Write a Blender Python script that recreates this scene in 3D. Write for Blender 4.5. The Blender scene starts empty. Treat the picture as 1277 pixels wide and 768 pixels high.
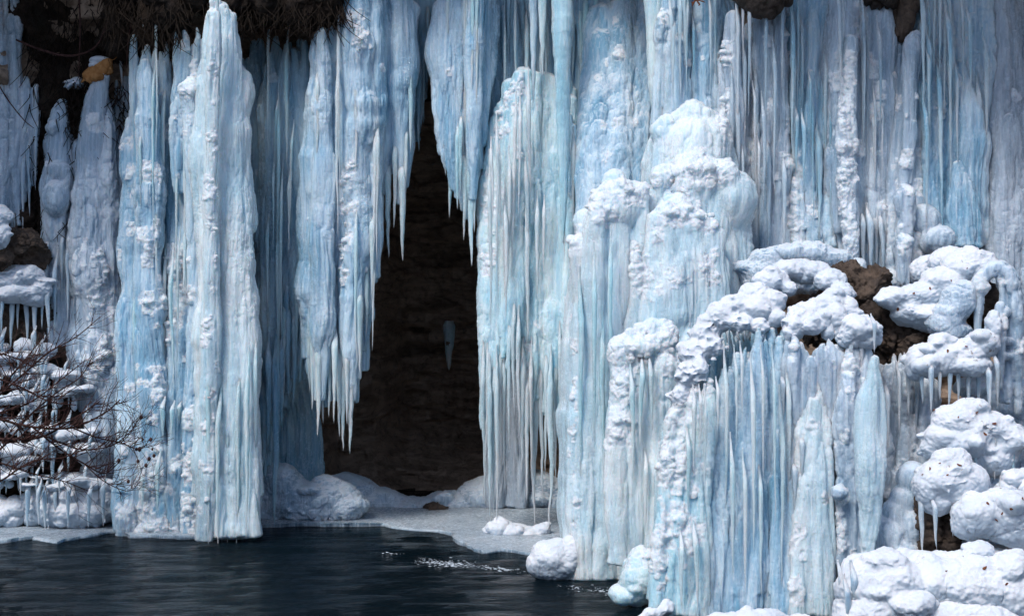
import bpy, bmesh, math, random
import numpy as np
from mathutils import Vector

# ------------------------------------------------------------------ scene basics
scn = bpy.context.scene
COL = scn.collection
F = 1790.0            # focal length in photo pixels
CZ = 3.1              # camera height above the pool
VOX = 0.0125

def P(px, py, Y):
    return np.array([(px - 638.5) / F * Y, Y, CZ - (py - 384.0) / F * Y])

def WATER(px, py):
    Y = CZ * F / (py - 384.0)
    return np.array([(px - 638.5) / F * Y, Y, 0.0])

# ------------------------------------------------------------------ noise (numpy)
def _hash(ix, iy, iz, seed):
    h = (ix * np.uint32(374761393) + iy * np.uint32(668265263) + iz * np.uint32(2246822519) + np.uint32(seed * 7919 + 13))
    h = (h ^ (h >> np.uint32(13))) * np.uint32(1274126177)
    h = h ^ (h >> np.uint32(16))
    return (h & np.uint32(0xffff)).astype(np.float32) / 65535.0

def vnoise(p, seed=0):
    """value noise in -1..1"""
    p = np.asarray(p, dtype=np.float32)
    f = np.floor(p)
    i = f.astype(np.int64).astype(np.uint32)
    t = p - f
    t = t * t * t * (t * (t * 6 - 15) + 10)
    ix, iy, iz = i[:, 0], i[:, 1], i[:, 2]
    one = np.uint32(1)
    def c(a, b, d):
        return _hash(ix + np.uint32(a), iy + np.uint32(b), iz + np.uint32(d), seed)
    tx, ty, tz = t[:, 0], t[:, 1], t[:, 2]
    x00 = c(0,0,0) * (1-tx) + c(1,0,0) * tx
    x10 = c(0,1,0) * (1-tx) + c(1,1,0) * tx
    x01 = c(0,0,1) * (1-tx) + c(1,0,1) * tx
    x11 = c(0,1,1) * (1-tx) + c(1,1,1) * tx
    y0 = x00 * (1-ty) + x10 * ty
    y1 = x01 * (1-ty) + x11 * ty
    return (y0 * (1-tz) + y1 * tz) * 2 - 1

def billow(p, seed=0):
    """rounded bumps with sharp creases, 0..1"""
    return 1.0 - np.minimum(1.0, np.abs(vnoise(p, seed)) * 1.8)

def puff(p, seed=0):
    """cauliflower bumps 0..1 : round tops, sharp valleys"""
    return np.minimum(1.0, np.abs(vnoise(p, seed)) * 2.0) ** 0.7

_c, _s = math.cos(.65), math.sin(.65)
ROTZ = np.array([[_c, -_s, 0], [_s, _c, 0], [0, 0, 1.]])
_c2, _s2 = math.cos(.9), math.sin(.9)
ROT3 = ROTZ @ np.array([[1, 0, 0], [0, _c2, -_s2], [0, _s2, _c2]]) @ np.array([[math.cos(.5), 0, math.sin(.5)], [0, 1, 0], [-math.sin(.5), 0, math.cos(.5)]])

def sstep(a, b, x):
    t = np.clip((x - a) / (b - a), 0, 1)
    return t * t * (3 - 2 * t)

# ------------------------------------------------------------------ objects and labels
def empty(name, label, cat, loc, group=None):
    o = bpy.data.objects.new(name, None)
    o.empty_display_size = 0.2
    COL.objects.link(o)
    o.location = [float(v) for v in loc]
    o['label'] = label
    o['category'] = cat; o['kind'] = 'thing'
    if group: o['group'] = group
    return o

def mesh_from(name, V, faces, mat, smooth=True):
    """faces: (n,k) int array, or list of such arrays"""
    me = bpy.data.meshes.new(name)
    fl = faces if isinstance(faces, list) else [faces]
    loops = np.concatenate([f.ravel() for f in fl]).astype(np.int32)
    tot = np.concatenate([np.full(len(f), f.shape[1]) for f in fl]).astype(np.int32)
    start = np.concatenate([[0], np.cumsum(tot)[:-1]]).astype(np.int32)
    me.vertices.add(len(V)); me.vertices.foreach_set('co', np.asarray(V, np.float32).ravel())
    me.loops.add(len(loops)); me.loops.foreach_set('vertex_index', loops)
    me.polygons.add(len(tot)); me.polygons.foreach_set('loop_start', start)
    me.update(calc_edges=True)
    me.validate()
    if smooth: me.shade_smooth()
    if mat: me.materials.append(mat)
    return me

def put(name, me, parent=None):
    o = bpy.data.objects.new(name, me)
    COL.objects.link(o)
    if parent is not None: o.parent = parent
    return o

# ------------------------------------------------------------------ primitives
_ico = {}
def ico(n):
    if n not in _ico:
        bm = bmesh.new(); bmesh.ops.create_icosphere(bm, subdivisions=n, radius=1.0)
        bm.verts.ensure_lookup_table()
        _ico[n] = (np.array([v.co[:] for v in bm.verts]), np.array([[v.index for v in f.verts] for f in bm.faces]))
        bm.free()
    return _ico[n]

def resample(pts, step):
    """pts rows (x,y,z,r); smooth (catmull-rom) resampling along the path"""
    pts = np.asarray(pts, float)
    if len(pts) == 2:
        d = np.linalg.norm(pts[1, :3] - pts[0, :3]); n = max(3, int(d / step))
        t = np.linspace(0, 1, n)[:, None]
        return pts[0] * (1 - t) + pts[1] * t
    ext = np.vstack([2 * pts[0] - pts[1], pts, 2 * pts[-1] - pts[-2]])
    out = []
    for i in range(1, len(ext) - 2):
        p0, p1, p2, p3 = ext[i-1], ext[i], ext[i+1], ext[i+2]
        d = np.linalg.norm(p2[:3] - p1[:3]); n = max(2, int(d / step))
        t = np.linspace(0, 1, n, endpoint=False)[:, None]
        out.append(0.5 * ((2*p1) + (-p0+p2)*t + (2*p0-5*p1+4*p2-p3)*t*t + (-p0+3*p1-3*p2+p3)*t**3))
    out = np.vstack(out + [pts[-1:]])
    out[:, 3] = np.maximum(out[:, 3], 0.002)
    return out

def sweep(path, segs=12, flat=1.0, rip=None):
    """closed tube round path rows (x,y,z,r) -> V, quads, tris ; flat scales the depth radius"""
    path = np.asarray(path, float)
    n = len(path)
    tan = np.gradient(path[:, :3], axis=0)
    tan /= np.linalg.norm(tan, axis=1)[:, None] + 1e-9
    ref = np.where(np.abs(tan[:, 1:2]) > 0.9, np.array([[1., 0, 0]]), np.array([[0., 1, 0]]))
    a = np.cross(tan, ref); a /= np.linalg.norm(a, axis=1)[:, None] + 1e-9
    b = np.cross(tan, a)
    th = np.linspace(0, 2*math.pi, segs, endpoint=False)
    r = path[:, 3][:, None] * np.ones((1, segs))
    if rip is not None: r = r * rip(n, segs)
    V = path[:, None, :3] + a[:, None, :] * (np.cos(th)[None, :, None] * r[..., None]) + b[:, None, :] * (np.sin(th)[None, :, None] * r[..., None] * flat)
    V = V.reshape(-1, 3)
    i = np.arange(n - 1)[:, None] * segs; j = np.arange(segs)[None, :]; j2 = (j + 1) % segs
    q = np.stack([i + j, i + j2, i + segs + j2, i + segs + j], -1).reshape(-1, 4)
    c0, c1 = len(V), len(V) + 1
    V = np.vstack([V, path[:1, :3], path[-1:, :3]])
    jj = np.arange(segs)
    t0 = np.stack([np.full(segs, c0), (jj + 1) % segs, jj], -1)
    o = (n - 1) * segs
    t1 = np.stack([np.full(segs, c1), o + jj, o + (jj + 1) % segs], -1)
    return V, q, np.vstack([t0, t1])

class Body:
    """collects overlapping closed shapes; build() fuses them into one skin of ice"""
    def __init__(s, seed=0):
        s.V, s.Q, s.T, s.n = [], [], [], 0
        s.spots = []              # (xyz, radius) where rime and snow stick
        s.strands = []            # for lumps()
        s.blobs = []
        s.rng = random.Random(seed); s.seed = seed
    def add(s, V, q=None, t=None):
        if q is not None and len(q): s.Q.append(q + s.n)
        if t is not None and len(t): s.T.append(t + s.n)
        s.V.append(V); s.n += len(V)
    def ell(s, c, r, n=2):
        V, f = ico(n)
        s.add(V * np.asarray(r) + np.asarray(c), None, f)
    def tube(s, path, flat=0.85, segs=12, step=0.06, wob=0.12, keep=True):
        p = resample(path, step)
        k = s.rng.random() * 90
        z = np.cumsum(np.r_[0, np.linalg.norm(np.diff(p[:, :3], axis=0), axis=1)])
        q = np.stack([z * 2.2, np.full(len(p), k), np.zeros(len(p))], -1)
        p[:, 3] *= 1 + wob * vnoise(q, 3) + wob * 0.6 * vnoise(q * 2.9, 4)
        p[:, 0] += p[:, 3] * 0.25 * vnoise(q * 0.8, 5)
        p[:, 1] += p[:, 3] * 0.25 * vnoise(q * 0.8, 6)
        V, qd, t = sweep(p, segs, flat)
        s.add(V, qd, t)
        s.ell(p[0, :3], [p[0, 3], p[0, 3] * flat, p[0, 3]], 2)
        if keep: s.strands.append(p)
    # ---- pixel helpers: x, y, width in photo pixels at distance Y
    def S(s, pts, Y, **k):
        rows = []
        for q in pts:
            x, y, w = q[:3]; y_ = Y + (q[3] if len(q) > 3 else 0)
            rows.append(np.r_[P(x, y, y_), w * 0.5 / F * y_])
        s.tube(rows, **k)
    def E(s, x, y, rx, ry, Y, d=None):
        k = Y / F
        s.blobs.append((P(x, y, Y), np.array([rx, d if d is not None else .5 * (rx + ry), ry]) * k))
        s.ell(P(x, y, Y), [rx * k, (d if d is not None else 0.5 * (rx + ry)) * k, ry * k], 3 if rx > 12 else 2)
    def fill(s, top, bot, n, w, Y, tip=0.35, dY=0.0, jit=0.5, dep=0.5, swell=0.0, flat=0.9, tt=True):
        """n strands side by side. top / bot: [(x,y),...] profiles across the sheet"""
        top = np.array(top, float); bot = np.array(bot, float)
        n = int(round(n * 1.3)); w = (w[0] * .8, w[1] * .92)
        for i in range(n):
            u = (i + 0.5 + jit * (s.rng.random() - 0.5)) / n
            xt = top[0, 0] + u * (top[-1, 0] - top[0, 0]); xb = bot[0, 0] + u * (bot[-1, 0] - bot[0, 0])
            yt = np.interp(xt, top[:, 0], top[:, 1]) + (s.rng.uniform(-6, 22) if tt and top[0, 1] > 0 else 0)
            yb = np.interp(xb, bot[:, 0], bot[:, 1]) + (s.rng.uniform(-14, 8) if tip < 0.8 else s.rng.uniform(-2, 2))
            ww = w[0] * .85 + (w[1] * 1.25 - w[0] * .85) * s.rng.random() ** 1.6; off = s.rng.uniform(-1, 1) * .5 * (w[0] + w[1]) * dep * .75 * Y / F
            pts = []
            for t in (0.0, 0.05, 0.13, 0.3, 0.5, 0.75, 0.92, 1.0):
                x = xt + (xb - xt) * t + s.rng.uniform(-1, 1) * ww * 0.10
                prof = ({0.0: .28, .05: .6, .13: .9}.get(t, 1.0) if tt and top[0, 1] > 0 else 1.0) * (1 + swell * math.sin(t * math.pi * 0.5))
                if t > 0.5: prof *= 1 + (tip - 1) * ((t - 0.5) / 0.5) ** 1.5
                pts.append((x, yt + (yb - yt) * t, ww * prof * s.rng.uniform(0.9, 1.1), off + dY * t))
            s.S(pts, Y, flat=flat)
            if i % 2 and tip >= .3: s.S([(x, y, w_ * 1.9, o_ + w_ * .46 * Y / F) for x, y, w_, o_ in pts[2:-1]], Y, flat=flat, keep=False)
    def lumps(s, n, size, drip=(3, 8), y0=0.05, y1=0.98, frost=1.0, side=0.8):
        """tear-drop nodes: a bulb with a drip below, on the front of random strands"""
        st = list(s.strands)
        for _ in range(int(n * .5)):
            p = s.rng.choice(st)
            k = int(len(p) * s.rng.uniform(y0, y1)); k = min(max(k, 1), len(p) - 2)
            r = (size[0] * .7 + (size[1] * 1.2 - size[0] * .7) * s.rng.random() ** 2.2) * p[k, 1] / F
            a = s.rng.uniform(-side, side) * 1.4
            R = p[k, 3]
            c = p[k, :3] + np.array([math.sin(a) * R * 0.85, -math.cos(a) * R * 0.72, 0])
            L = r * s.rng.uniform(drip[0] * 1.6, drip[1] * 2.2)
            rows = [np.r_[c + [0, r * .5, r * 1.0], r * 0.6], np.r_[c, r * 1.15], np.r_[c + [0, r * .25, -L * 0.3], r * 0.85], np.r_[c + [0, r * .5, -L], r * 0.35]]
            s.tube(rows, flat=0.85, segs=10, step=0.03, keep=False)
            if frost > 0: s.spots.append((c + [0, -r * 0.5, r * 0.7], r * 1.15 * frost))
    def rough(s, n=3, size=(.3, .6)):
        """smaller bumps over every blob so far, so that no blob stays a ball"""
        for (c, r) in list(s.blobs):
            for _ in range(n):
                a, e = s.rng.uniform(0, 6.283), s.rng.uniform(-.5, 1.4)
                d = np.array([math.cos(a) * math.cos(e), math.sin(a) * math.cos(e), math.sin(e)])
                k = s.rng.uniform(*size) * min(r)
                s.ell(c + d * r * s.rng.uniform(.62, .9), [k * s.rng.uniform(.9, 1.8), k * s.rng.uniform(.9, 1.6), k * s.rng.uniform(.6, 1)], 2)
    def front(s, c):
        """nearest-to-viewer surface of the strands and blobs at x, z ; None where there is none"""
        best = None
        if s._S is None or s._n != len(s.strands):
            s._S = np.vstack(s.strands) if s.strands else np.zeros((0, 4)); s._n = len(s.strands)
        if len(s._S):
            q = s._S[np.abs(s._S[:, 2] - c[2]) < .05]; dx = np.abs(q[:, 0] - c[0]); m = dx < q[:, 3]
            if m.any(): best = (q[m, 1] - .85 * np.sqrt(q[m, 3] ** 2 - dx[m] ** 2)).min()
        for bc, r in s.blobs:
            k = 1 - ((c[0] - bc[0]) / r[0]) ** 2 - ((c[2] - bc[2]) / r[2]) ** 2
            if k > 0:
                y = bc[1] - r[1] * math.sqrt(k); best = y if best is None else min(best, y)
        return best
    _S, _n = None, -1
    def knobs(s, line, n, spread, size, Y, dY=0.25, frost=1.5, sq=0.85):
        """rime crust: small bumps seated on the surface along a pixel polyline"""
        L = np.array(line, float)
        d = np.r_[0, np.cumsum(np.hypot(*np.diff(L, axis=0).T))]
        for _ in range(int(n * .6)):
            t = s.rng.random() * d[-1]
            x = np.interp(t, d, L[:, 0]) + s.rng.gauss(0, 0.5) * spread
            y = np.interp(t, d, L[:, 1]) + s.rng.gauss(0, 0.5) * spread
            r = (size[0] * .55 + (size[1] - size[0] * .55) * s.rng.random() ** 2.6) * .78 * Y / F
            c = P(x, y, Y); f = s.front(c)
            if f is None: continue
            c = c * (f / Y); c[2] = CZ - (y - 384.0) / F * f; c[1] = f + r * s.rng.uniform(-.15, .6)
            s.ell(c, [r * s.rng.uniform(.8, 1.6), r * 1.1, r * sq * s.rng.uniform(.6, 1.2)], 2)
            if s.rng.random() < .4: s.ell(c - [0, -r * .4, r * s.rng.uniform(1, 3)], [r * .45, r * .5, r * 2.2], 2)
            if frost > 0: s.spots.append((c, r * frost * 1.45))
    def drips(s, n, w=(3.0, 8.0)):
        """long thin runnels frozen onto the strands, thin at both ends"""
        st = [p for p in s.strands if len(p) > 12]
        if not st: return
        for _ in range(n):
            p = s.rng.choice(st); m = len(p)
            k0 = int(m * s.rng.uniform(.0, .75)); k1 = min(m - 1, k0 + int(m * s.rng.uniform(.12, .5)) + 4)
            q = p[k0:k1:max(1, (k1 - k0) // 14)].copy()
            if len(q) < 4: continue
            t = np.linspace(0, 1, len(q)); a = s.rng.uniform(-1.25, 1.25) + s.rng.uniform(-.3, .3) * t
            r = (w[0] + (w[1] - w[0]) * s.rng.random() ** 1.8) * .5 * p[0, 1] / F
            q[:, 0] += np.sin(a) * q[:, 3] * .93; q[:, 1] -= np.cos(a) * q[:, 3] * .80
            q[:, 3] = r * (.25 + .9 * np.sin(math.pi * np.clip(t * .9 + .06, 0, 1)) ** .6) * (1.15 - .5 * t)
            s.tube(q, flat=1.0, segs=8, step=.05, wob=.25, keep=False)
    def build(s, name, mat, root, streak=1.0, lump=0.5, fine=1.0, vox=None, smooth=6, cut=None, big=0.0, lz=.4, dr=4.0, rocky=0.0):
        base = np.array(root.location[:])
        s.drips(int(len(s.strands) * dr))
        for attempt in range(4):
            V = np.vstack(s.V)
            fl = ([np.vstack(s.Q)] if s.Q else []) + ([np.vstack(s.T)] if s.T else [])
            me = mesh_from('tmp', V, fl, None)
            o = bpy.data.objects.new('tmp', me); COL.objects.link(o)
            m = o.modifiers.new('r', 'REMESH'); m.mode = 'VOXEL'; m.voxel_size = vox or VOX
            dg = bpy.context.evaluated_depsgraph_get()
            ev = o.evaluated_get(dg); out = bpy.data.meshes.new_from_object(ev)
            bpy.data.objects.remove(o); bpy.data.meshes.remove(me)
            nv = len(out.vertices)
            co = np.empty(nv * 3, np.float32); out.vertices.foreach_get('co', co); co = co.reshape(-1, 3).astype(np.float64)
            ed = np.empty(len(out.edges) * 2, np.int32); out.edges.foreach_get('vertices', ed); ed = ed.reshape(-1, 2)
            fv = np.empty(len(out.loops), np.int32); out.loops.foreach_get('vertex_index', fv)
            fv = fv.reshape(-1, 4)
            bpy.data.meshes.remove(out)
            lab = np.arange(nv)
            while True:
                m0 = np.minimum(lab[ed[:, 0]], lab[ed[:, 1]])
                new = lab.copy()
                np.minimum.at(new, ed[:, 0], m0); np.minimum.at(new, ed[:, 1], m0)
                new = new[new]; new = new[new]
                if (new == lab).all(): break
                lab = new
            u, cnt = np.unique(lab, return_counts=True)
            if len(u) == 1: break
            main = u[cnt.argmax()]
            todo = [k for k, c_ in zip(u, cnt) if k != main and c_ > .004 * nv]
            if not todo or attempt == 3:
                if todo: print('ISLANDS', root.name, name, len(u), 'lost %.3f' % (1 - cnt.max() / nv))
                break
            mv = co[lab == main]; mv = mv[::max(1, len(mv) // 4000)]
            for k in todo:          # ice that does not touch grows together through short bridges
                iv_ = co[lab == k]; iv_ = iv_[::max(1, len(iv_) // 400)]
                D = np.linalg.norm(iv_[:, None] - mv[None], axis=2)
                for bin_ in np.array_split(np.argsort(iv_[:, 2]), 3):
                    if not len(bin_): continue
                    i_, j_ = np.unravel_index(D[bin_].argmin(), (len(bin_), len(mv)))
                    p0, p1 = iv_[bin_][i_], mv[j_]; e = (p1 - p0) * .35
                    V_, q_, t_ = sweep(resample([np.r_[p0 - e, .05], np.r_[p1 + e, .05]], .04), 8)
                    s.add(V_, q_, t_)
        if len(u) > 1:
            keep = lab == main
            idx = np.full(nv, -1); idx[keep] = np.arange(keep.sum())
            fv = idx[fv[keep[fv[:, 0]]]]
            ed = idx[ed[keep[ed[:, 0]]]]
            co = co[keep]; nv = len(co)
        deg = np.bincount(ed.ravel(), minlength=nv)[:, None]
        for _ in range(smooth):
            acc = np.empty((nv, 3))
            for a in range(3):
                acc[:, a] = np.bincount(ed[:, 0], co[ed[:, 1], a], nv) + np.bincount(ed[:, 1], co[ed[:, 0], a], nv)
            co = co * 0.4 + 0.6 * acc / np.maximum(deg, 1)
        # normals
        a, b, c, d = (co[fv[:, k]] for k in range(4))
        fn = np.cross(c - a, d - b)
        N = np.zeros((nv, 3))
        for k in range(4):
            for ax in range(3):
                N[:, ax] += np.bincount(fv[:, k], fn[:, ax], nv)
        N /= np.linalg.norm(N, axis=1)[:, None] + 1e-12
        # rime spots
        fr = np.zeros(nv); fn_ = vnoise(co * [16, 16, 11], s.seed % 50 + 40) + .6 * vnoise(co * 34, s.seed % 50 + 41)
        order = np.argsort(co[:, 2]); zs = co[order, 2]
        for cc, r in s.spots:
            lo, hi = np.searchsorted(zs, cc[2] - 1.6 * r), np.searchsorted(zs, cc[2] + 1.6 * r)
            ii = order[lo:hi]
            dd = np.linalg.norm((co[ii] - cc) * [1, 1, .55], axis=1) / r + .55 * fn_[ii]
            fr[ii] = np.maximum(fr[ii], 1 - sstep(0.7, 1.5, dd))
        # surface relief
        sd = s.seed % 50
        p = co
        pr = p @ ROTZ
        warp = np.stack([vnoise(pr * [1.3, 1.3, .9], sd + 1), vnoise(pr * [1.3, 1.3, .9], sd + 11)], -1)
        ps = pr.copy(); ps[:, :2] += warp * .10
        p3 = p @ ROT3
        p3[:, :2] += warp * .06
        disp = np.zeros(nv)
        side = np.clip(1 - np.abs(N[:, 2]), 0, 1)
        st1 = puff(ps * [7, 7, .30], sd + 2); st2 = puff(ps * [16, 16, .8], sd + 3); st3 = puff(ps * [36, 36, 1.8], sd + 12)
        sm = .35 + .65 * sstep(-.3, .4, vnoise(p3 * 1.4, sd + 13))
        disp += streak * side * (0.026 * (st1 - .5) + (0.024 * (st2 - .5) + .015 * (st3 - .5)) * sm)
        if rocky:
            g = p3 * 5.5 + .5 * np.stack([vnoise(p3 * 3, sd + 30), vnoise(p3 * 3, sd + 31), vnoise(p3 * 3, sd + 32)], -1)
            ii = np.floor(g).astype(np.int64).astype(np.uint32); disp += rocky * (_hash(ii[:, 0], ii[:, 1], ii[:, 2], sd) - .5)
            g = g * 2.3; ii = np.floor(g).astype(np.int64).astype(np.uint32); disp += rocky * .4 * (_hash(ii[:, 0], ii[:, 1], ii[:, 2], sd + 1) - .5)
        mask = sstep(-0.15, 0.5, vnoise(p3 * 1.5, sd + 4))
        pz = p3 if lz == 1 else (p + np.c_[warp, warp[:, :1]] * .08) * [1, 1, lz]
        l1 = puff(pz * 8, sd + 5); l2 = puff(pz * 18, sd + 6)
        lm = (0.030 * (l1 - .4) + 0.016 * (l2 - .4))
        disp += lump * (0.15 + 0.85 * mask) * lm
        disp += fine * 0.007 * (puff(p3 * [34, 34, 34], sd + 7) - .4) * (.3 + .7 * mask)
        disp += fr * (0.022 * vnoise(p3 * 13, sd + 8) + 0.016 * (puff(p3 * 24, sd + 15) - .4) + .008 * vnoise(p3 * 48, sd + 19))
        if big:
            pw = p3 + .05 * np.stack([vnoise(p3 * 4, sd + 20), vnoise(p3 * 4, sd + 21), vnoise(p3 * 4, sd + 22)], -1)
            disp += big * (1.8 * vnoise(pw * 2.4, sd + 9) + 1.0 * vnoise(pw * 6, sd + 14) + .28 * vnoise(pw * 12, sd + 16) + .22 * vnoise(pw * 24, sd + 17) + .3 * vnoise(pw * 46, sd + 18))
        co = co + N * disp[:, None]
        fr = np.clip(fr + lump * mask * sstep(.45, .95, l1 * .5 + l2 * .5) * 0.5, 0, 1)
        me = mesh_from(name, co - base, fv, mat)
        at = me.attributes.new('frost', 'FLOAT', 'POINT'); at.data.foreach_set('value', fr.astype(np.float32))
        global NV; NV += nv
        return put(name, me, root)
NV = 0

_IR = random.Random(77)
def icicle_mesh(name, x0, y0, x1, y1, w, Y, mat, base, dY=0.0, bulge=0.0, seed=None, flat=0.9, back=0.0):
    a, b = P(x0, y0, Y), P(x1, y1, Y + dY)
    L = np.linalg.norm(b - a); R = w * .5 * Y / F
    n = int(min(260, max(30, L / 0.016)))
    t = np.linspace(0, 1, n)
    k = _IR.random() * 500
    q = np.stack([t * L * 3.0, np.full(n, k), np.zeros(n)], -1)
    pr = ((1 - t) ** 0.75 * 0.95 + 0.05) * ((.6 + .4 * sstep(0, .12, t)) if not back else (.25 + .75 * sstep(0, .3, t)))
    pr *= 1 + bulge * np.exp(-((t - .25) / .18) ** 2)
    pr[-3:] *= [0.8, .55, .25]
    r = R * pr * (1 + .08 * vnoise(q * .7, 1) + .035 * vnoise(q * 4.3, 2))
    path = np.c_[a[None] * (1 - t[:, None]) + b[None] * t[:, None], r]
    path[:, 0] += min(R, .06) * (.4 * vnoise(q * .4, 3) + .12 * vnoise(q * 2.5, 4))
    path[:, 1] += min(R, .06) * .4 * vnoise(q * .4, 5) + back * (1 - sstep(0, .3, t))
    def rip(n_, s_):
        th = np.linspace(0, 6.283, s_, endpoint=False)
        pp = np.stack([np.cos(th)[None] * 1.6 + 0 * t[:, None] + k, np.sin(th)[None] * 1.6 + 0 * t[:, None], 0 * th[None] + (t * L * .8)[:, None]], -1).reshape(-1, 3)
        p2 = pp * [1.5, 1.5, 8.0]
        return (1 + .22 * vnoise(pp, 9) + .06 * vnoise(p2, 10)).reshape(n_, s_)
    V, qd, tr = sweep(path, 14, flat, rip)
    return mesh_from(name, V - base, [qd, tr], mat)

def strands(root, mat, Y, x0, x1, ylo, yhi, n, w=(4, 7.5), ln=(90, 260), seed=1):
    """loose thin icicles over the front of a curtain, of mixed length"""
    rg = random.Random(seed)
    fringe(root, mat, Y, [(x, y, rg.uniform(*w), rg.uniform(-2, 2), max(-30, y - rg.uniform(*ln))) for x, y in ((rg.uniform(x0, x1), rg.uniform(ylo, yhi)) for _ in range(n))])
def fringe(root, mat, Y, spec, up=60):
    """icicles at a curtain's lower edge, each a part of its own. spec: (x, tip_y, width[, lean, y_top])"""
    base = np.array(root.location[:])
    for q in spec:
        x, y, w = q[:3]; lean = q[3] if len(q) > 3 else 0
        y0 = q[4] if len(q) > 4 else y - w * 7 - up
        put('icicle', icicle_mesh('icicle', x - lean, y0, x, y, w, Y + _IR.uniform(-.12, .12), mat, base, back=.16), root)

# ------------------------------------------------------------------ materials
def new_mat(name):
    m = bpy.data.materials.new(name); m.use_nodes = True
    nt = m.node_tree; nt.nodes.clear()
    return m, nt, nt.nodes.new, nt.links.new

def mapped(nt, scale):
    N, L = nt.nodes.new, nt.links.new
    g = N('ShaderNodeNewGeometry'); mp = N('ShaderNodeMapping'); mp.inputs['Scale'].default_value = scale
    L(g.outputs['Position'], mp.inputs['Vector'])
    return mp.outputs['Vector']

def noise(nt, vec, scale=1.0, det=3, rough=.55, dist=0.0):
    n = nt.nodes.new('ShaderNodeTexNoise'); n.inputs['Scale'].default_value = scale; n.inputs['Detail'].default_value = det
    n.inputs['Roughness'].default_value = rough; n.inputs['Distortion'].default_value = dist
    nt.links.new(vec, n.inputs['Vector'])
    return n.outputs['Fac']

def ramp(nt, fac, a, b, smooth=True):
    m = nt.nodes.new('ShaderNodeMapRange'); m.interpolation_type = 'SMOOTHSTEP' if smooth else 'LINEAR'
    m.inputs['From Min'].default_value = a; m.inputs['From Max'].default_value = b
    nt.links.new(fac, m.inputs['Value'])
    return m.outputs['Result']

def math_(nt, op, a, b=None, clamp=False):
    m = nt.nodes.new('ShaderNodeMath'); m.operation = op; m.use_clamp = clamp
    for i, v in enumerate((a, b)):
        if v is None: continue
        if isinstance(v, (int, float)): m.inputs[i].default_value = v
        else: nt.links.new(v, m.inputs[i])
    return m.outputs[0]

def mixc(nt, fac, a, b):
    m = nt.nodes.new('ShaderNodeMix'); m.data_type = 'RGBA'
    if isinstance(fac, (int, float)): m.inputs[0].default_value = fac
    else: nt.links.new(fac, m.inputs[0])
    for i, v in ((6, a), (7, b)):
        if isinstance(v, tuple): m.inputs[i].default_value = (*v, 1)
        else: nt.links.new(v, m.inputs[i])
    return m.outputs[2]

def upness(nt, a, b):
    g = nt.nodes.new('ShaderNodeNewGeometry'); sx = nt.nodes.new('ShaderNodeSeparateXYZ')
    nt.links.new(g.outputs['Normal'], sx.inputs[0])
    return ramp(nt, sx.outputs['Z'], a, b)

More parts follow.
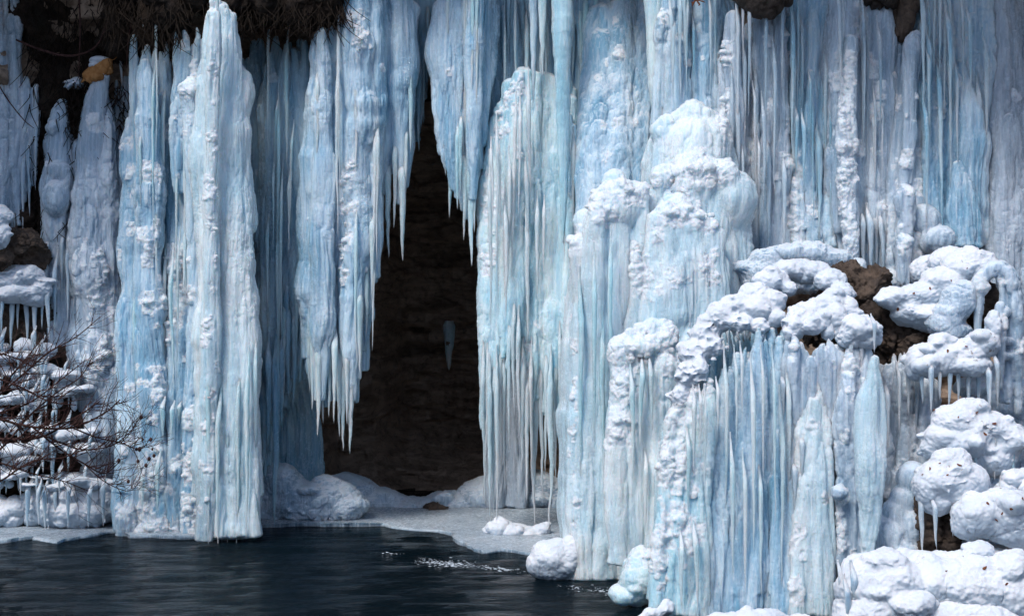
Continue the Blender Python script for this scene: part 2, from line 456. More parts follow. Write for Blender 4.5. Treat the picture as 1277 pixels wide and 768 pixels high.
def ice_mat(name, deep, pale, white=(.82, .88, .94), frost=1.0, snow=0.7, sss=0.75, dirt=0.0, rough=(.08, .38), trans=.15):
    m, nt, N, L = new_mat(name)
    st = noise(nt, mapped(nt, (6, 6, .35)), 1, 3, .5)
    st2 = noise(nt, mapped(nt, (34, 34, 1.1)), 1, 3, .6)
    cl = noise(nt, mapped(nt, (1.3, 1.3, .7)), 1, 3)
    f = math_(nt, 'ADD', math_(nt, 'MULTIPLY', st, .65), math_(nt, 'MULTIPLY', st2, .35))
    f = math_(nt, 'ADD', f, math_(nt, 'MULTIPLY', math_(nt, 'SUBTRACT', cl, .5), .7))
    col = mixc(nt, ramp(nt, f, .30, .70), deep, pale)
    at = N('ShaderNodeAttribute'); at.attribute_name = 'frost'
    grain = noise(nt, mapped(nt, (22, 22, 16)), 1, 4, .7)
    fr = math_(nt, 'MULTIPLY', at.outputs['Fac'], math_(nt, 'ADD', ramp(nt, grain, .3, .6), .35), True)
    fr = math_(nt, 'MULTIPLY', fr, frost)
    up = math_(nt, 'MULTIPLY', upness(nt, .25, .7), snow)
    fr = math_(nt, 'MAXIMUM', fr, up)
    pat = math_(nt, 'MULTIPLY', ramp(nt, noise(nt, mapped(nt, (38, 38, 1.0)), 1, 4, .6), .52, .68), .5 * frost)
    fr = math_(nt, 'MAXIMUM', fr, pat, True)
    col = mixc(nt, fr, col, white)
    if dirt:
        dn = ramp(nt, noise(nt, mapped(nt, (5, 5, .35)), 1, 4, .6), .5, .75)
        col = mixc(nt, math_(nt, 'MULTIPLY', dn, dirt), col, (.30, .24, .19))
    b = N('ShaderNodeBsdfPrincipled'); out = N('ShaderNodeOutputMaterial')
    L(col, b.inputs['Base Color'])
    rr = N('ShaderNodeMapRange'); rr.inputs['To Min'].default_value = rough[0]; rr.inputs['To Max'].default_value = rough[1]
    L(math_(nt, 'MAXIMUM', fr, ramp(nt, grain, .35, .7)), rr.inputs['Value']); L(rr.outputs[0], b.inputs['Roughness'])
    b.inputs['IOR'].default_value = 1.31
    b.inputs['Subsurface Weight'].default_value = sss; L(math_(nt, 'MULTIPLY', math_(nt, 'MULTIPLY', ramp(nt, noise(nt, mapped(nt, (3.5, 3.5, .5)), 1, 4, .6), .42, .66), math_(nt, 'SUBTRACT', 1.0, fr, True)), trans), b.inputs['Transmission Weight'])
    b.inputs['Subsurface Radius'].default_value = (.62, .88, 1.0)
    b.inputs['Subsurface Scale'].default_value = .10
    # fine relief: streaks, pits and rime grain
    h1 = noise(nt, mapped(nt, (48, 48, 2.2)), 1, 4, .65)
    h2 = noise(nt, mapped(nt, (45, 45, 38)), 1, 5, .75)
    v = N('ShaderNodeTexVoronoi'); v.inputs['Scale'].default_value = 1; L(mapped(nt, (26, 26, 8)), v.inputs['Vector'])
    h = math_(nt, 'ADD', math_(nt, 'MULTIPLY', h1, 1.1), math_(nt, 'MULTIPLY', h2, .7))
    h = math_(nt, 'SUBTRACT', h, math_(nt, 'MULTIPLY', v.outputs['Distance'], .3))
    bp = N('ShaderNodeBump'); bp.inputs['Strength'].default_value = .9; bp.inputs['Distance'].default_value = .035
    L(h, bp.inputs['Height']); L(bp.outputs[0], b.inputs['Normal'])
    L(b.outputs[0], out.inputs[0])
    return m

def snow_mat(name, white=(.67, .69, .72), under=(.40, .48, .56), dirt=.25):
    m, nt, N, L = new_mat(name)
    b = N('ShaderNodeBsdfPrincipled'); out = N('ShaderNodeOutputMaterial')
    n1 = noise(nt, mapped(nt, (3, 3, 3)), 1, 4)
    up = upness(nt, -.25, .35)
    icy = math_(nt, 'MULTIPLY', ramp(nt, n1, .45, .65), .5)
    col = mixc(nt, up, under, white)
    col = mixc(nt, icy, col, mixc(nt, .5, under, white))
    sp = ramp(nt, noise(nt, mapped(nt, (16, 16, 16)), 1, 4, .7), .60, .68)
    sp = math_(nt, 'MULTIPLY', sp, ramp(nt, noise(nt, mapped(nt, (1.7, 1.7, 1.7)), 1, 2), .45, .65))
    col = mixc(nt, math_(nt, 'MULTIPLY', sp, dirt), col, (.16, .10, .07))
    L(col, b.inputs['Base Color'])
    b.inputs['Roughness'].default_value = .55; b.inputs['IOR'].default_value = 1.31
    b.inputs['Subsurface Weight'].default_value = .5; b.inputs['Subsurface Radius'].default_value = (.5, .8, 1); b.inputs['Subsurface Scale'].default_value = .05
    h = math_(nt, 'ADD', noise(nt, mapped(nt, (14, 14, 14)), 1, 6, .65), math_(nt, 'MULTIPLY', noise(nt, mapped(nt, (70, 70, 70)), 1, 3, .7), .8))
    bp = N('ShaderNodeBump'); bp.inputs['Strength'].default_value = .4; bp.inputs['Distance'].default_value = .03
    L(h, bp.inputs['Height']); L(bp.outputs[0], b.inputs['Normal']); L(b.outputs[0], out.inputs[0])
    return m

def rock_mat(name, c1, c2, c3, scale=2.0, strata=1.0, rough=.8, bump=.08):
    m, nt, N, L = new_mat(name)
    b = N('ShaderNodeBsdfPrincipled'); out = N('ShaderNodeOutputMaterial')
    n1 = noise(nt, mapped(nt, (scale, scale, scale * (1 + 2 * strata))), 1, 6, .65, .4)
    n2 = noise(nt, mapped(nt, (scale * 6,) * 3), 1, 6, .7)
    n3 = noise(nt, mapped(nt, (scale * 2.5, scale * 2.5, scale * .5)), 1, 5, .6)
    col = mixc(nt, ramp(nt, n1, .35, .65), c1, c2)
    col = mixc(nt, ramp(nt, n3, .52, .72), col, c3)
    col = mixc(nt, ramp(nt, n2, .45, .75), col, mixc(nt, .6, col, (.01, .008, .006)))
    L(col, b.inputs['Base Color']); b.inputs['Roughness'].default_value = rough; b.inputs['Specular IOR Level'].default_value = .3
    h = math_(nt, 'ADD', n1, math_(nt, 'MULTIPLY', n2, .6))
    bp = N('ShaderNodeBump'); bp.inputs['Strength'].default_value = .9; bp.inputs['Distance'].default_value = bump
    L(h, bp.inputs['Height']); L(bp.outputs[0], b.inputs['Normal']); L(b.outputs[0], out.inputs[0])
    return m

def plain_mat(name, c1, c2, scale=20, rough=.7):
    m, nt, N, L = new_mat(name)
    b = N('ShaderNodeBsdfPrincipled'); out = N('ShaderNodeOutputMaterial')
    n1 = noise(nt, mapped(nt, (scale,) * 3), 1, 4)
    L(mixc(nt, ramp(nt, n1, .35, .65), c1, c2), b.inputs['Base Color']); b.inputs['Roughness'].default_value = rough; b.inputs['Specular IOR Level'].default_value = .15
    bp = N('ShaderNodeBump'); bp.inputs['Strength'].default_value = .5; bp.inputs['Distance'].default_value = .01
    L(n1, bp.inputs['Height']); L(bp.outputs[0], b.inputs['Normal']); L(b.outputs[0], out.inputs[0])
    return m

BLUE = ice_mat('blue_ice', (.25, .48, .65), (.66, .81, .91))
CYAN = ice_mat('pale_cyan_ice', (.43, .72, .84), (.77, .92, .97))
DEEP = ice_mat('deep_blue_ice', (.26, .47, .62), (.57, .75, .85), frost=.6)
GREY = ice_mat('grey_ice', (.30, .43, .55), (.64, .74, .83), dirt=.12)
DULL = ice_mat('dull_ice', (.34, .43, .52), (.56, .64, .72), dirt=.35, frost=.8)
PALE = ice_mat('pale_ice', (.56, .76, .85), (.82, .91, .95))
SNOW = snow_mat('snow')
SNOWL = snow_mat('leaf_littered_snow', dirt=.8)
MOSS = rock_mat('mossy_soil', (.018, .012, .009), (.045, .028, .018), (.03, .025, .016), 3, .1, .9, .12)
ROCK = rock_mat('wet_rock', (.030, .022, .017), (.075, .055, .042), (.05, .038, .03), 1.6, 1.0, .6, .10)
BROWN = rock_mat('brown_rock', (.05, .035, .027), (.13, .09, .065), (.08, .06, .05), 3, .3, .75, .08)
WOOD = plain_mat('orange_wood', (.30, .13, .04), (.42, .21, .08), 14)
TWIG = plain_mat('twig_bark', (.030, .014, .012), (.075, .036, .030), 30)
LEAF = plain_mat('dead_leaf', (.11, .035, .02), (.18, .07, .035), 30)

# ================================================================== SETTING
def structure(name, me):
    o = put(name, me); o['kind'] = 'structure'; return o

def bilin(tx, tz, tab, x, z):
    i = np.clip(np.searchsorted(tx, x) - 1, 0, len(tx) - 2); j = np.clip(np.searchsorted(tz, z) - 1, 0, len(tz) - 2)
    u = np.clip((x - tx[i]) / (tx[i+1] - tx[i]), 0, 1); v = np.clip((z - tz[j]) / (tz[j+1] - tz[j]), 0, 1)
    u = u * u * (3 - 2 * u)
    return (tab[j, i]*(1-u) + tab[j, i+1]*u)*(1-v) + (tab[j+1, i]*(1-u) + tab[j+1, i+1]*u)*v

def grid(nx, nz):
    i, j = np.meshgrid(np.arange(nx - 1), np.arange(nz - 1))
    a = (j * nx + i).ravel()
    return np.stack([a, a + 1, a + nx + 1, a + nx], -1)

PXC = np.array([-900, -300, 0, 120, 200, 330, 410, 480, 600, 700, 760, 860, 960, 1090, 1280, 1600, 2300])
XC = (PXC - 638.5) / F * 20
ZR = np.array([-1, 0, 1, 2, 3, 4.2, 5, 6, 7, 7.7, 8.3, 10, 24])
TAB = np.array([
 # -900 -300   0   120  200   330   410   480   600   700   760   860   960  1090  1280  1600  2300
 [20.0, 20.6, 21.3, 21.8, 22.2, 22.8, 22.8, 22.8, 22.8, 22.8, 20.6, 18.8, 17.6, 16.6, 15.0, 13.0, 12.0],
 [20.0, 20.6, 21.4, 21.8, 22.2, 23.0, 23.6, 24.2, 24.2, 23.6, 20.6, 18.8, 17.6, 16.8, 15.2, 13.2, 12.0],
 [20.2, 20.7, 21.5, 21.8, 22.2, 23.0, 24.8, 26.3, 26.4, 24.5, 20.6, 18.8, 17.6, 16.9, 15.8, 14.0, 12.2],
 [20.4, 20.8, 21.6, 21.8, 22.0, 22.8, 24.6, 26.2, 26.2, 24.3, 20.6, 18.8, 17.6, 17.0, 16.4, 14.8, 12.6],
 [20.6, 20.9, 21.5, 21.8, 21.9, 22.6, 24.2, 25.9, 25.8, 24.0, 20.6, 18.8, 17.8, 17.2, 17.0, 15.6, 13.0],
 [20.6, 20.9, 21.4, 21.6, 21.7, 22.3, 23.6, 25.2, 25.2, 23.6, 20.6, 18.8, 18.3, 18.1, 17.9, 16.6, 13.5],
 [20.6, 20.9, 21.3, 21.5, 21.5, 22.1, 23.0, 24.4, 24.5, 23.2, 20.8, 19.0, 18.5, 18.4, 18.2, 17.0, 14.0],
 [20.5, 20.8, 21.2, 21.3, 21.3, 21.9, 22.3, 23.2, 23.6, 22.8, 21.4, 19.4, 18.5, 18.4, 18.2, 17.2, 14.0],
 [20.3, 20.6, 21.0, 21.0, 21.0, 21.4, 21.6, 22.2, 22.6, 22.2, 21.4, 19.4, 18.5, 18.3, 18.1, 17.2, 14.0],
 [20.0, 20.2, 20.7, 20.6, 20.5, 20.5, 20.6, 20.9, 21.2, 21.2, 20.8, 19.0, 18.3, 18.1, 18.0, 17.0, 14.0],
 [16.8, 16.8, 17.7, 19.3, 19.5, 19.1, 19.0, 19.0, 19.3, 19.3, 18.2, 15.9, 15.5, 15.0, 14.5, 13.6, 12.8],  # unseen lip above the view, pushed forward to shade the upper ice
 [16.6, 16.6, 17.5, 19.1, 19.3, 18.9, 18.8, 18.8, 19.1, 19.1, 18.0, 15.7, 15.3, 14.8, 14.3, 13.4, 12.6],
 [20.6, 21.0, 21.4, 21.5, 21.5, 21.6, 21.6, 21.8, 22.0, 22.0, 21.5, 20.6, 20.0, 20.0, 20.0, 19.0, 16.5]])
def make_cliff():
    nx, nz = 900, 420
    x = np.linspace(-17.5, 18.5, nx); z = np.r_[np.linspace(-1.0, 9.0, nz - 40), np.linspace(9.1, 24, 40)]
    X, Z = np.meshgrid(x, z); X = X.ravel(); Z = Z.ravel()
    Y = bilin(XC, ZR, TAB, X, Z)
    p = np.stack([X, Y * .5, Z], -1)
    strata = puff(np.stack([X * .35, X * 0, Z * 2.4], -1), 31)
    g = np.stack([X * .9 + .35 * vnoise(p * 1.7, 50), X * 0, Z * 1.9 + .3 * vnoise(p * 1.3, 51) + .12 * X], -1); g[:, 0] += .5 * (np.floor(g[:, 2]) % 2)
    ii = np.floor(g).astype(np.int64).astype(np.uint32); blk = _hash(ii[:, 0], ii[:, 1], ii[:, 2], 5) - .5
    g2 = g * 2.7; ii = np.floor(g2).astype(np.int64).astype(np.uint32); blk = blk + .4 * (_hash(ii[:, 0], ii[:, 1], ii[:, 2], 6) - .5)
    Y = Y + .42 * blk + .35 * vnoise(p * [.8, .8, 1.1], 32) - .18 * (strata - .5) + .16 * (puff(p * [2.3, 2.3, 3.4], 33) - .5) + .07 * (puff(p * [6, 6, 9], 34) - .5)
    return mesh_from('cliff', np.stack([X, Y, Z], -1), grid(nx, nz), None)
CLIFFROCK = rock_mat('cliff_rock', (.20, .14, .10), (.48, .35, .26), (.30, .22, .165), 1.3, 1.4, .7, .12)
cl = make_cliff(); cl.materials.append(CLIFFROCK)
structure('cliff', cl)

# pool bed and snowy bank on the camera's side, one sheet; unseen rise behind the camera added to block low sky light
nx = 200
x = np.linspace(-80, 80, nx); y = np.linspace(-70, 27, nx); X, Y = np.meshgrid(x, y); X = X.ravel(); Y = Y.ravel()
Z = -1.2 + 2.4 * sstep(7.0, 3.0, Y) + 15 * sstep(-10, -38, Y) + 14 * sstep(16, 45, np.abs(X)) * sstep(16, 4, Y) + .25 * vnoise(np.stack([X * .4, Y * .4, X * 0], -1), 40) + 1.2 * vnoise(np.stack([X * .12, Y * .12, X * 0], -1), 43) * sstep(0, -10, Y)
GROUND = rock_mat('snowy_ground', (.12, .10, .09), (.65, .68, .72), (.10, .09, .08), .5, 0, .9, .1)
structure('ground', mesh_from('ground', np.stack([X, Y, Z], -1), grid(nx, nx), GROUND))

def water_mat():
    m, nt, N, L = new_mat('pool_water')
    b = N('ShaderNodeBsdfPrincipled'); out = N('ShaderNodeOutputMaterial')
    b.inputs['Base Color'].default_value = (.002, .006, .009, 1); b.inputs['Roughness'].default_value = .06
    b.inputs['IOR'].default_value = 1.09
    h = math_(nt, 'ADD', noise(nt, mapped(nt, (9, 14, 1)), 1, 5, .65, 1.0), math_(nt, 'MULTIPLY', noise(nt, mapped(nt, (1.2, 2.6, 1)), 1, 2), 1.2))
    bp = N('ShaderNodeBump'); bp.inputs['Strength'].default_value = .8; bp.inputs['Distance'].default_value = .07
    L(h, bp.inputs['Height']); L(bp.outputs[0], b.inputs['Normal']); L(b.outputs[0], out.inputs[0])
    return m
nx = 260
x = np.linspace(-24, 24, nx); y = np.linspace(3.5, 26.5, nx); X, Y = np.meshgrid(x, y); X = X.ravel(); Y = Y.ravel()
p = np.stack([X, Y * 2, X * 0], -1)
Z = .012 * vnoise(p * 1.3, 41) + .006 * vnoise(p * 3.1, 42)
structure('pool_water', mesh_from('pool_water', np.stack([X, Y, Z], -1), grid(nx, nx), water_mat()))

# ================================================================== FAR LEFT
def base(px, py, Y): return P(px, py, Y)
def ground(px, Y): return np.array([(px - 638.5) / F * Y, Y, 0.0])

r = empty('ice_curtain', 'pale grey drip curtain over dark soil at the top of the left edge', 'ice curtain', base(10, 290, 20.8))
b = Body(1)
b.fill([(-60, -20), (22, -14)], [(-55, 330), (28, 285)], 8, (12, 20), 20.8, tip=.45)
b.fill([(-40, 120), (50, 98)], [(-40, 330), (46, 236)], 7, (11, 18), 20.75, tip=.4)
b.lumps(22, (3, 6), y0=.3); b.build('ice_sheet', GREY, r, lump=.7)
fringe(r, GREY, 20.7, [(18, 292, 8), (28, 288, 7), (36, 270, 7), (8, 300, 7), (45, 238, 6)])

r = empty('snow_cushion', 'pair of fused round snow balls on a brown ledge at the left edge', 'snow', base(2, 310, 19.9))
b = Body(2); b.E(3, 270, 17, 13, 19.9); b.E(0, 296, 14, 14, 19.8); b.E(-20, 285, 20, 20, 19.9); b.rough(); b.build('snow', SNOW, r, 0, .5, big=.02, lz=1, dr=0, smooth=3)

r = empty('mossy_rock', 'brown mossy rock ledge under the round snow balls', 'rock', base(30, 330, 20.2))
b = Body(3); b.E(28, 305, 27, 22, 20.2); b.E(-5, 318, 30, 18, 20.1); b.E(42, 322, 18, 16, 20.3); b.build('rock', BROWN, r, 0, .5, big=.03, lz=1, dr=0, rocky=.12, smooth=3)

r = empty('mossy_overhang', 'dark mossy soil bank with roots above and behind the thin ice by the log', 'soil bank', base(90, 180, 21.2))
b = Body(4)
for (x, y, rx, ry, Y) in [(60, 10, 45, 60, 21.0), (110, 40, 50, 60, 21.2), (75, 110, 28, 60, 21.2), (60, 180, 22, 55, 21.3), (52, 235, 18, 45, 21.2), (100, 200, 28, 80, 21.5),
                          (150, 60, 40, 90, 21.5), (85, 260, 20, 60, 21.5), (45, 275, 14, 24, 21.0), (60, -60, 90, 60, 20.9)]:
    b.E(x, y, rx, ry, Y, 26)
b.build('soil', MOSS, r, 0, 2.2, big=.09, vox=.024)

r = empty('mossy_overhang', 'brown overhanging soil lip at the top of the cliff above the dark hollows', 'soil bank', base(280, 40, 20.0))
b = Body(5)
for i in range(16):
    x = 150 + i * 18.5
    b.E(x, b.rng.uniform(-30, -5) - (25 if x < 180 else 0), 24, b.rng.uniform(28, 46), 20.1 + b.rng.uniform(-.2, .3), 40)
b.E(390, 8, 40, 26, 19.9, 40); b.E(340, 0, 40, 26, 20.0, 40); b.E(205, 25, 26, 40, 20.4, 30); b.E(150, 20, 18, 50, 20.7, 30)
b.E(280, -70, 160, 60, 20.2, 60); b.build('soil', MOSS, r, 0, 2.2, big=.08, vox=.024)

def hanging_grass(root, spots, n, Y, seed, ln=(14, 46)):
    rg = random.Random(seed); VV, Q, T, k = [], [], [], 0; bs = np.array(root.location[:])
    for _ in range(n):
        x0, y0, x1, y1 = rg.choice(spots)
        x, y = rg.uniform(x0, x1), rg.uniform(y0, y1); L = rg.uniform(*ln); dx = rg.gauss(0, .55) * L; Yk = Y + rg.uniform(-.25, .25)
        rows = [np.r_[P(x + dx * t * t + rg.uniform(-1, 1), y + L * t - 4 * math.sin(3 * t), Yk - .12 * t), w_ * .5 / F * Yk] for t, w_ in ((0, 1.3), (.35, 1.2), (.7, 1.0), (1, .6))]
        V, q, t = sweep(resample(rows, .07), 4); VV.append(V - bs); Q.append(q + k); T.append(t + k); k += len(V)
    o = put('hanging_grass', mesh_from('hanging_grass', np.vstack(VV), [np.vstack(Q), np.vstack(T)], GRASS), root); o['kind'] = 'stuff'
GRASS = plain_mat('dead_grass', (.007, .0045, .003), (.022, .014, .009), 25)
hanging_grass(r, [(130, -10, 440, 20), (130, 0, 230, 50), (300, 0, 430, 30)], 650, 19.75, 71, (8, 34))
hanging_grass(bpy.data.objects['mossy_overhang'], [(30, -10, 160, 60), (35, 40, 110, 200), (70, 100, 160, 160), (40, 180, 110, 280)], 800, 20.75, 72, (8, 36))

# snow tuft, log, drips between them
r = empty('broken_log', 'broken orange log end poking out of the soil with a snow cap', 'log', base(122, 95, 20.6))
b = Body(6)
lp = np.array([np.r_[P(x, y, 20.5), w_ * .5 / F * 20.5] for x, y, w_ in ((141, 82, 16), (140, 82, 21), (134, 84, 23), (125, 89, 23), (116, 95, 22), (110, 100, 20), (109, 101, 15))])
V_, q_, t_ = sweep(lp, 14, 1.1); b.add(V_, q_, t_)
b.S([(112, 96, 8), (104, 101, 5), (101, 104, 2)], 20.45); b.S([(136, 78, 7), (143, 74, 4), (147, 70, 2)], 20.5); b.E(122, 97, 9, 7, 20.4)
b.build('log', WOOD, r, .5, .9, big=.02, lz=1, dr=0, vox=.009, smooth=2)
b = Body(7); b.E(124, 76, 13, 6, 20.5); b.E(118, 82, 8, 5, 20.45); b.build('snow_cap', SNOW, r, 0, .4, vox=.01)

r = empty('frosted_tuft', 'small frosted tuft of grass blades left of the orange log', 'grass tuft', base(98, 112, 20.7))
b = Body(8); rg = random.Random(3)
b.E(96, 104, 9, 8, 20.65)
for i in range(16):
    a = rg.uniform(2.0, 4.9); l = rg.uniform(10, 22)
    b.S([(97, 104, 5), (97 + math.cos(a) * l * .6, 103 - math.sin(a) * l * .2, 3.5), (97 + math.cos(a) * l, 103 - math.sin(a) * l * .35 + 4, 2.4)], 20.6 + rg.uniform(-.1, .1))
b.build('tuft', SNOW, r, 0, .3, vox=.014, smooth=1)

r = empty('ice_column', 'lumpy grey ice column standing under the frosted grass tuft', 'ice column', ground(70, 20.9))
b = Body(9)
b.fill([(66, 138), (86, 138)], [(52, 440), (88, 440)], 4, (13, 20), 20.7, tip=1)
b.S([(78, 128, 10), (76, 150, 22), (72, 200, 26), (70, 235, 40), (70, 270, 30), (70, 440, 34)], 20.6)
b.E(72, 214, 14, 14, 20.5); b.E(70, 248, 17, 24, 20.45); b.E(66, 160, 8, 10, 20.5)
b.lumps(34, (3, 6.5)); b.build('ice', GREY, r, lump=.8)
fringe(r, GREY, 20.4, [(56, 400, 8), (68, 420, 7), (84, 400, 7), (76, 380, 6)])

r = empty('ice_column', 'grey blue lumpy ice column below the orange log', 'ice column', ground(125, 20.7))
b = Body(10)
b.fill([(112, 112), (134, 106)], [(96, 608), (156, 608)], 6, (15, 24), 20.6, tip=1, dY=-.1)
b.S([(127, 96, 20), (122, 130, 28), (114, 200, 38), (115, 300, 44), (125, 420, 44), (130, 610, 52)], 20.5)
b.lumps(60, (3, 6.5)); b.knobs([(112, 300), (122, 345), (126, 380), (118, 430), (128, 480)], 60, 26, (2.5, 6), 20.35)
b.build('ice', GREY, r, lump=1.0)

r = empty('ice_curtain', 'thin brownish grey ice curtain recessed between the log column and big blue curtain', 'ice curtain', ground(148, 20.9))
b = Body(11); b.fill([(138, 120), (166, 60)], [(140, 640), (172, 650)], 5, (9, 15), 20.85, tip=1); b.lumps(22, (2.5, 5)); b.build('ice_sheet', DULL, r, lump=.8)
fringe(r, DULL, 20.7, [(152, 110, 10, 3, -10), (158, 70, 9, 0, -20)])

r = empty('icicle', 'slim pale drip icicle hanging under the soil lip above the big blue curtain', 'icicle', base(182, 0, 20.3))
put('ice', icicle_mesh('ice', 182, -8, 182, 96, 17, 20.2, GREY, P(182, 0, 20.3), bulge=.3), r)

# snow-covered ledges and bank on the left
r = empty('snowy_ledge', 'snow covered rock ledge with drips below, above the bare shrub', 'snowy ledge', base(25, 425, 20.3))
b = Body(12)
for (x, y, rx, ry) in [(10, 348, 26, 18), (35, 345, 22, 15), (50, 360, 16, 14), (-15, 352, 24, 22), (22, 366, 34, 14), (40, 372, 20, 12)]: b.E(x, y, rx, ry, 20.2)
b.knobs([(-10, 335), (20, 330), (50, 345), (58, 365)], 26, 14, (3, 7), 20.1, frost=0); b.rough(); b.build('snow', SNOW, r, .1, .3, big=.02, lz=1, dr=0, smooth=3)
b = Body(13); b.E(20, 400, 46, 36, 20.45, 14); b.E(-20, 395, 40, 40, 20.5, 14); b.build('rock', ROCK, r, 0, .5, big=.03, lz=1, dr=0, rocky=.12, smooth=3)
fringe(r, GREY, 20.15, [(-12, 428, 9), (2, 420, 8), (14, 436, 8), (22, 412, 7), (33, 430, 9), (44, 436, 8), (52, 410, 7), (60, 424, 8)], up=18)

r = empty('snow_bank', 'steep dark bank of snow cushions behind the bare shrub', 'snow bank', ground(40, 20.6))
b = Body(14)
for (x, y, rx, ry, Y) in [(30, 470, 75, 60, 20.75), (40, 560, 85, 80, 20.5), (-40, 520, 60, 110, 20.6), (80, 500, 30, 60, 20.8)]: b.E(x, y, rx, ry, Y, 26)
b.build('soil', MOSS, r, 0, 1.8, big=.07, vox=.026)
rg = random.Random(12)
for row, (y0, xa, xb) in enumerate([(436, -40, 62), (462, -40, 92), (494, -40, 104), (528, -40, 112), (562, -40, 116), (596, -40, 122)]):
    Y = 20.24 - (y0 - 430) * .0022
    x = xa; pieces = []; b = Body(700 + row)
    yy = y0; tilt = rg.uniform(-.25, .3)
    while x < xb:
        rx = rg.uniform(9, 22); yy = .5 * yy + .5 * (y0 + tilt * (x - 40) + rg.uniform(-24, 24)); ry = rg.uniform(3, 8)
        b.E(x, yy, rx, ry, Y + rg.uniform(-.08, .12), rx)
        if rg.random() < .6: b.E(x + rg.uniform(-8, 8), yy + rg.uniform(4, 16), rx * .5, ry * rg.uniform(.8, 1.8), Y + .1, rx * .7)
        x += rx * rg.uniform(.8, 1.25)
    fringe(r, GREY, Y - .1, [(rg.uniform(xa + 20, xb - 4), y0 + rg.uniform(14, 30), rg.uniform(4, 7)) for _ in range(9)], up=6)
    b.build('snow_drape', SNOW, r, 0, .3, vox=.017, big=.03, lz=1, dr=0, smooth=3)
fringe(r, GREY, 19.95, [(x, y, rg.uniform(5, 8)) for x, y in [(12, 600), (24, 612), (40, 606), (-6, 616), (58, 520), (70, 530), (32, 520), (84, 560)]], up=0)

r = empty('ice_mound', 'rounded snow topped ice mound with short drips on the shelf under the bare shrub', 'ice mound', ground(95, 20.2))
b = Body(15)
for (x, y, rx, ry) in [(60, 628, 30, 26), (90, 618, 36, 28), (120, 622, 34, 26), (145, 630, 18, 22), (45, 640, 20, 18), (100, 636, 56, 22), (75, 640, 40, 20)]: b.E(x, y, rx, ry, 20.15)
b.knobs([(40, 640), (60, 648), (90, 650), (130, 648), (155, 645)], 40, 14, (4, 8), 19.9, frost=0); b.rough(); b.build('ice', SNOW, r, .5, .35, big=.02, lz=1, dr=0, smooth=3)
fringe(r, GREY, 19.72, [(35, 660, 8), (48, 655, 7), (56, 662, 8), (70, 657, 7), (84, 660, 8), (110, 658, 7), (128, 657, 8)], up=8)
r = empty('ice_mound', 'small low snow mound in the shelf corner at the left edge', 'ice mound', ground(10, 20.1))
b = Body(16)
for (x, y, rx, ry) in [(0, 640, 22, 16), (20, 632, 16, 12), (-20, 636, 24, 20), (14, 648, 16, 10)]: b.E(x, y, rx, ry, 20.1)
b.rough(); b.build('snow', SNOW, r, 0, .3, big=.02, lz=1, dr=0, smooth=3)

# ================================================================== LEFT BIG CURTAINS
r = empty('ice_curtain', 'wide blue ice curtain covered in drip knobs, first broad one beside the bare shrub', 'ice curtain', ground(195, 19.8))
b = Body(20)
b.fill([(164, 96), (180, 80), (212, 108)], [(152, 660), (228, 668)], 9, (15, 25), 20.4, tip=1, dY=-.65, dep=.7)
b.fill([(166, 40), (212, 60)], [(166, 260), (212, 260)], 5, (6, 11), 20.0, tip=.8); b.S([(182, 78, 10), (184, 110, 24), (186, 200, 30), (186, 400, 36), (188, 665, 40)], 19.8)
b.lumps(110, (3, 7), frost=.8); b.knobs([(186, 150), (190, 300), (200, 470), (205, 500)], 50, 40, (3, 6), 19.75)
b.knobs([(190, 480), (215, 490), (222, 505)], 40, 14, (4, 8), 19.6); b.knobs([(165, 660), (200, 666), (225, 664)], 50, 16, (4, 8), 19.55); b.knobs([(190, 560), (180, 640)], 40, 24, (3, 7), 19.6)
b.build('ice_sheet', BLUE, r, lump=.8)
fringe(r, CYAN, 19.55, [(203, 550, 8, 0, 495), (214, 545, 7, 0, 500), (222, 530, 7, 0, 500), (196, 640, 8, 0, 560), (177, 640, 7, 0, 580)])

strands(r, CYAN, 19.75, 164, 214, 200, 620, 12, seed=13)
r = empty('ice_column', 'blue ice column with a white bulb near its top, beside the tallest bright column', 'ice column', ground(238, 19.7))
b = Body(21)
b.fill([(212, 90), (232, 72), (258, 66)], [(216, 668), (262, 668)], 7, (14, 22), 20.2, tip=1, dY=-.5, dep=.6)
b.S([(237, 100, 10), (237, 116, 30), (239, 150, 22), (240, 260, 14), (241, 380, 10)], 19.5)
b.S([(258, 66, 8), (254, 100, 16), (250, 220, 20), (246, 420, 24), (240, 668, 30)], 19.55)
b.fill([(216, 40), (258, 30)], [(214, 240), (258, 240)], 5, (6, 11), 19.8, tip=.8); b.E(237, 112, 14, 11, 19.45); b.spots.append((P(237, 106, 19.4), .14))
b.lumps(90, (3, 6.5), frost=.8); b.knobs([(222, 300), (228, 350), (222, 420)], 50, 14, (3, 6), 19.6); b.knobs([(240, 540), (232, 610), (238, 665)], 60, 24, (3, 7), 19.5)
b.build('ice', BLUE, r, lump=.9)

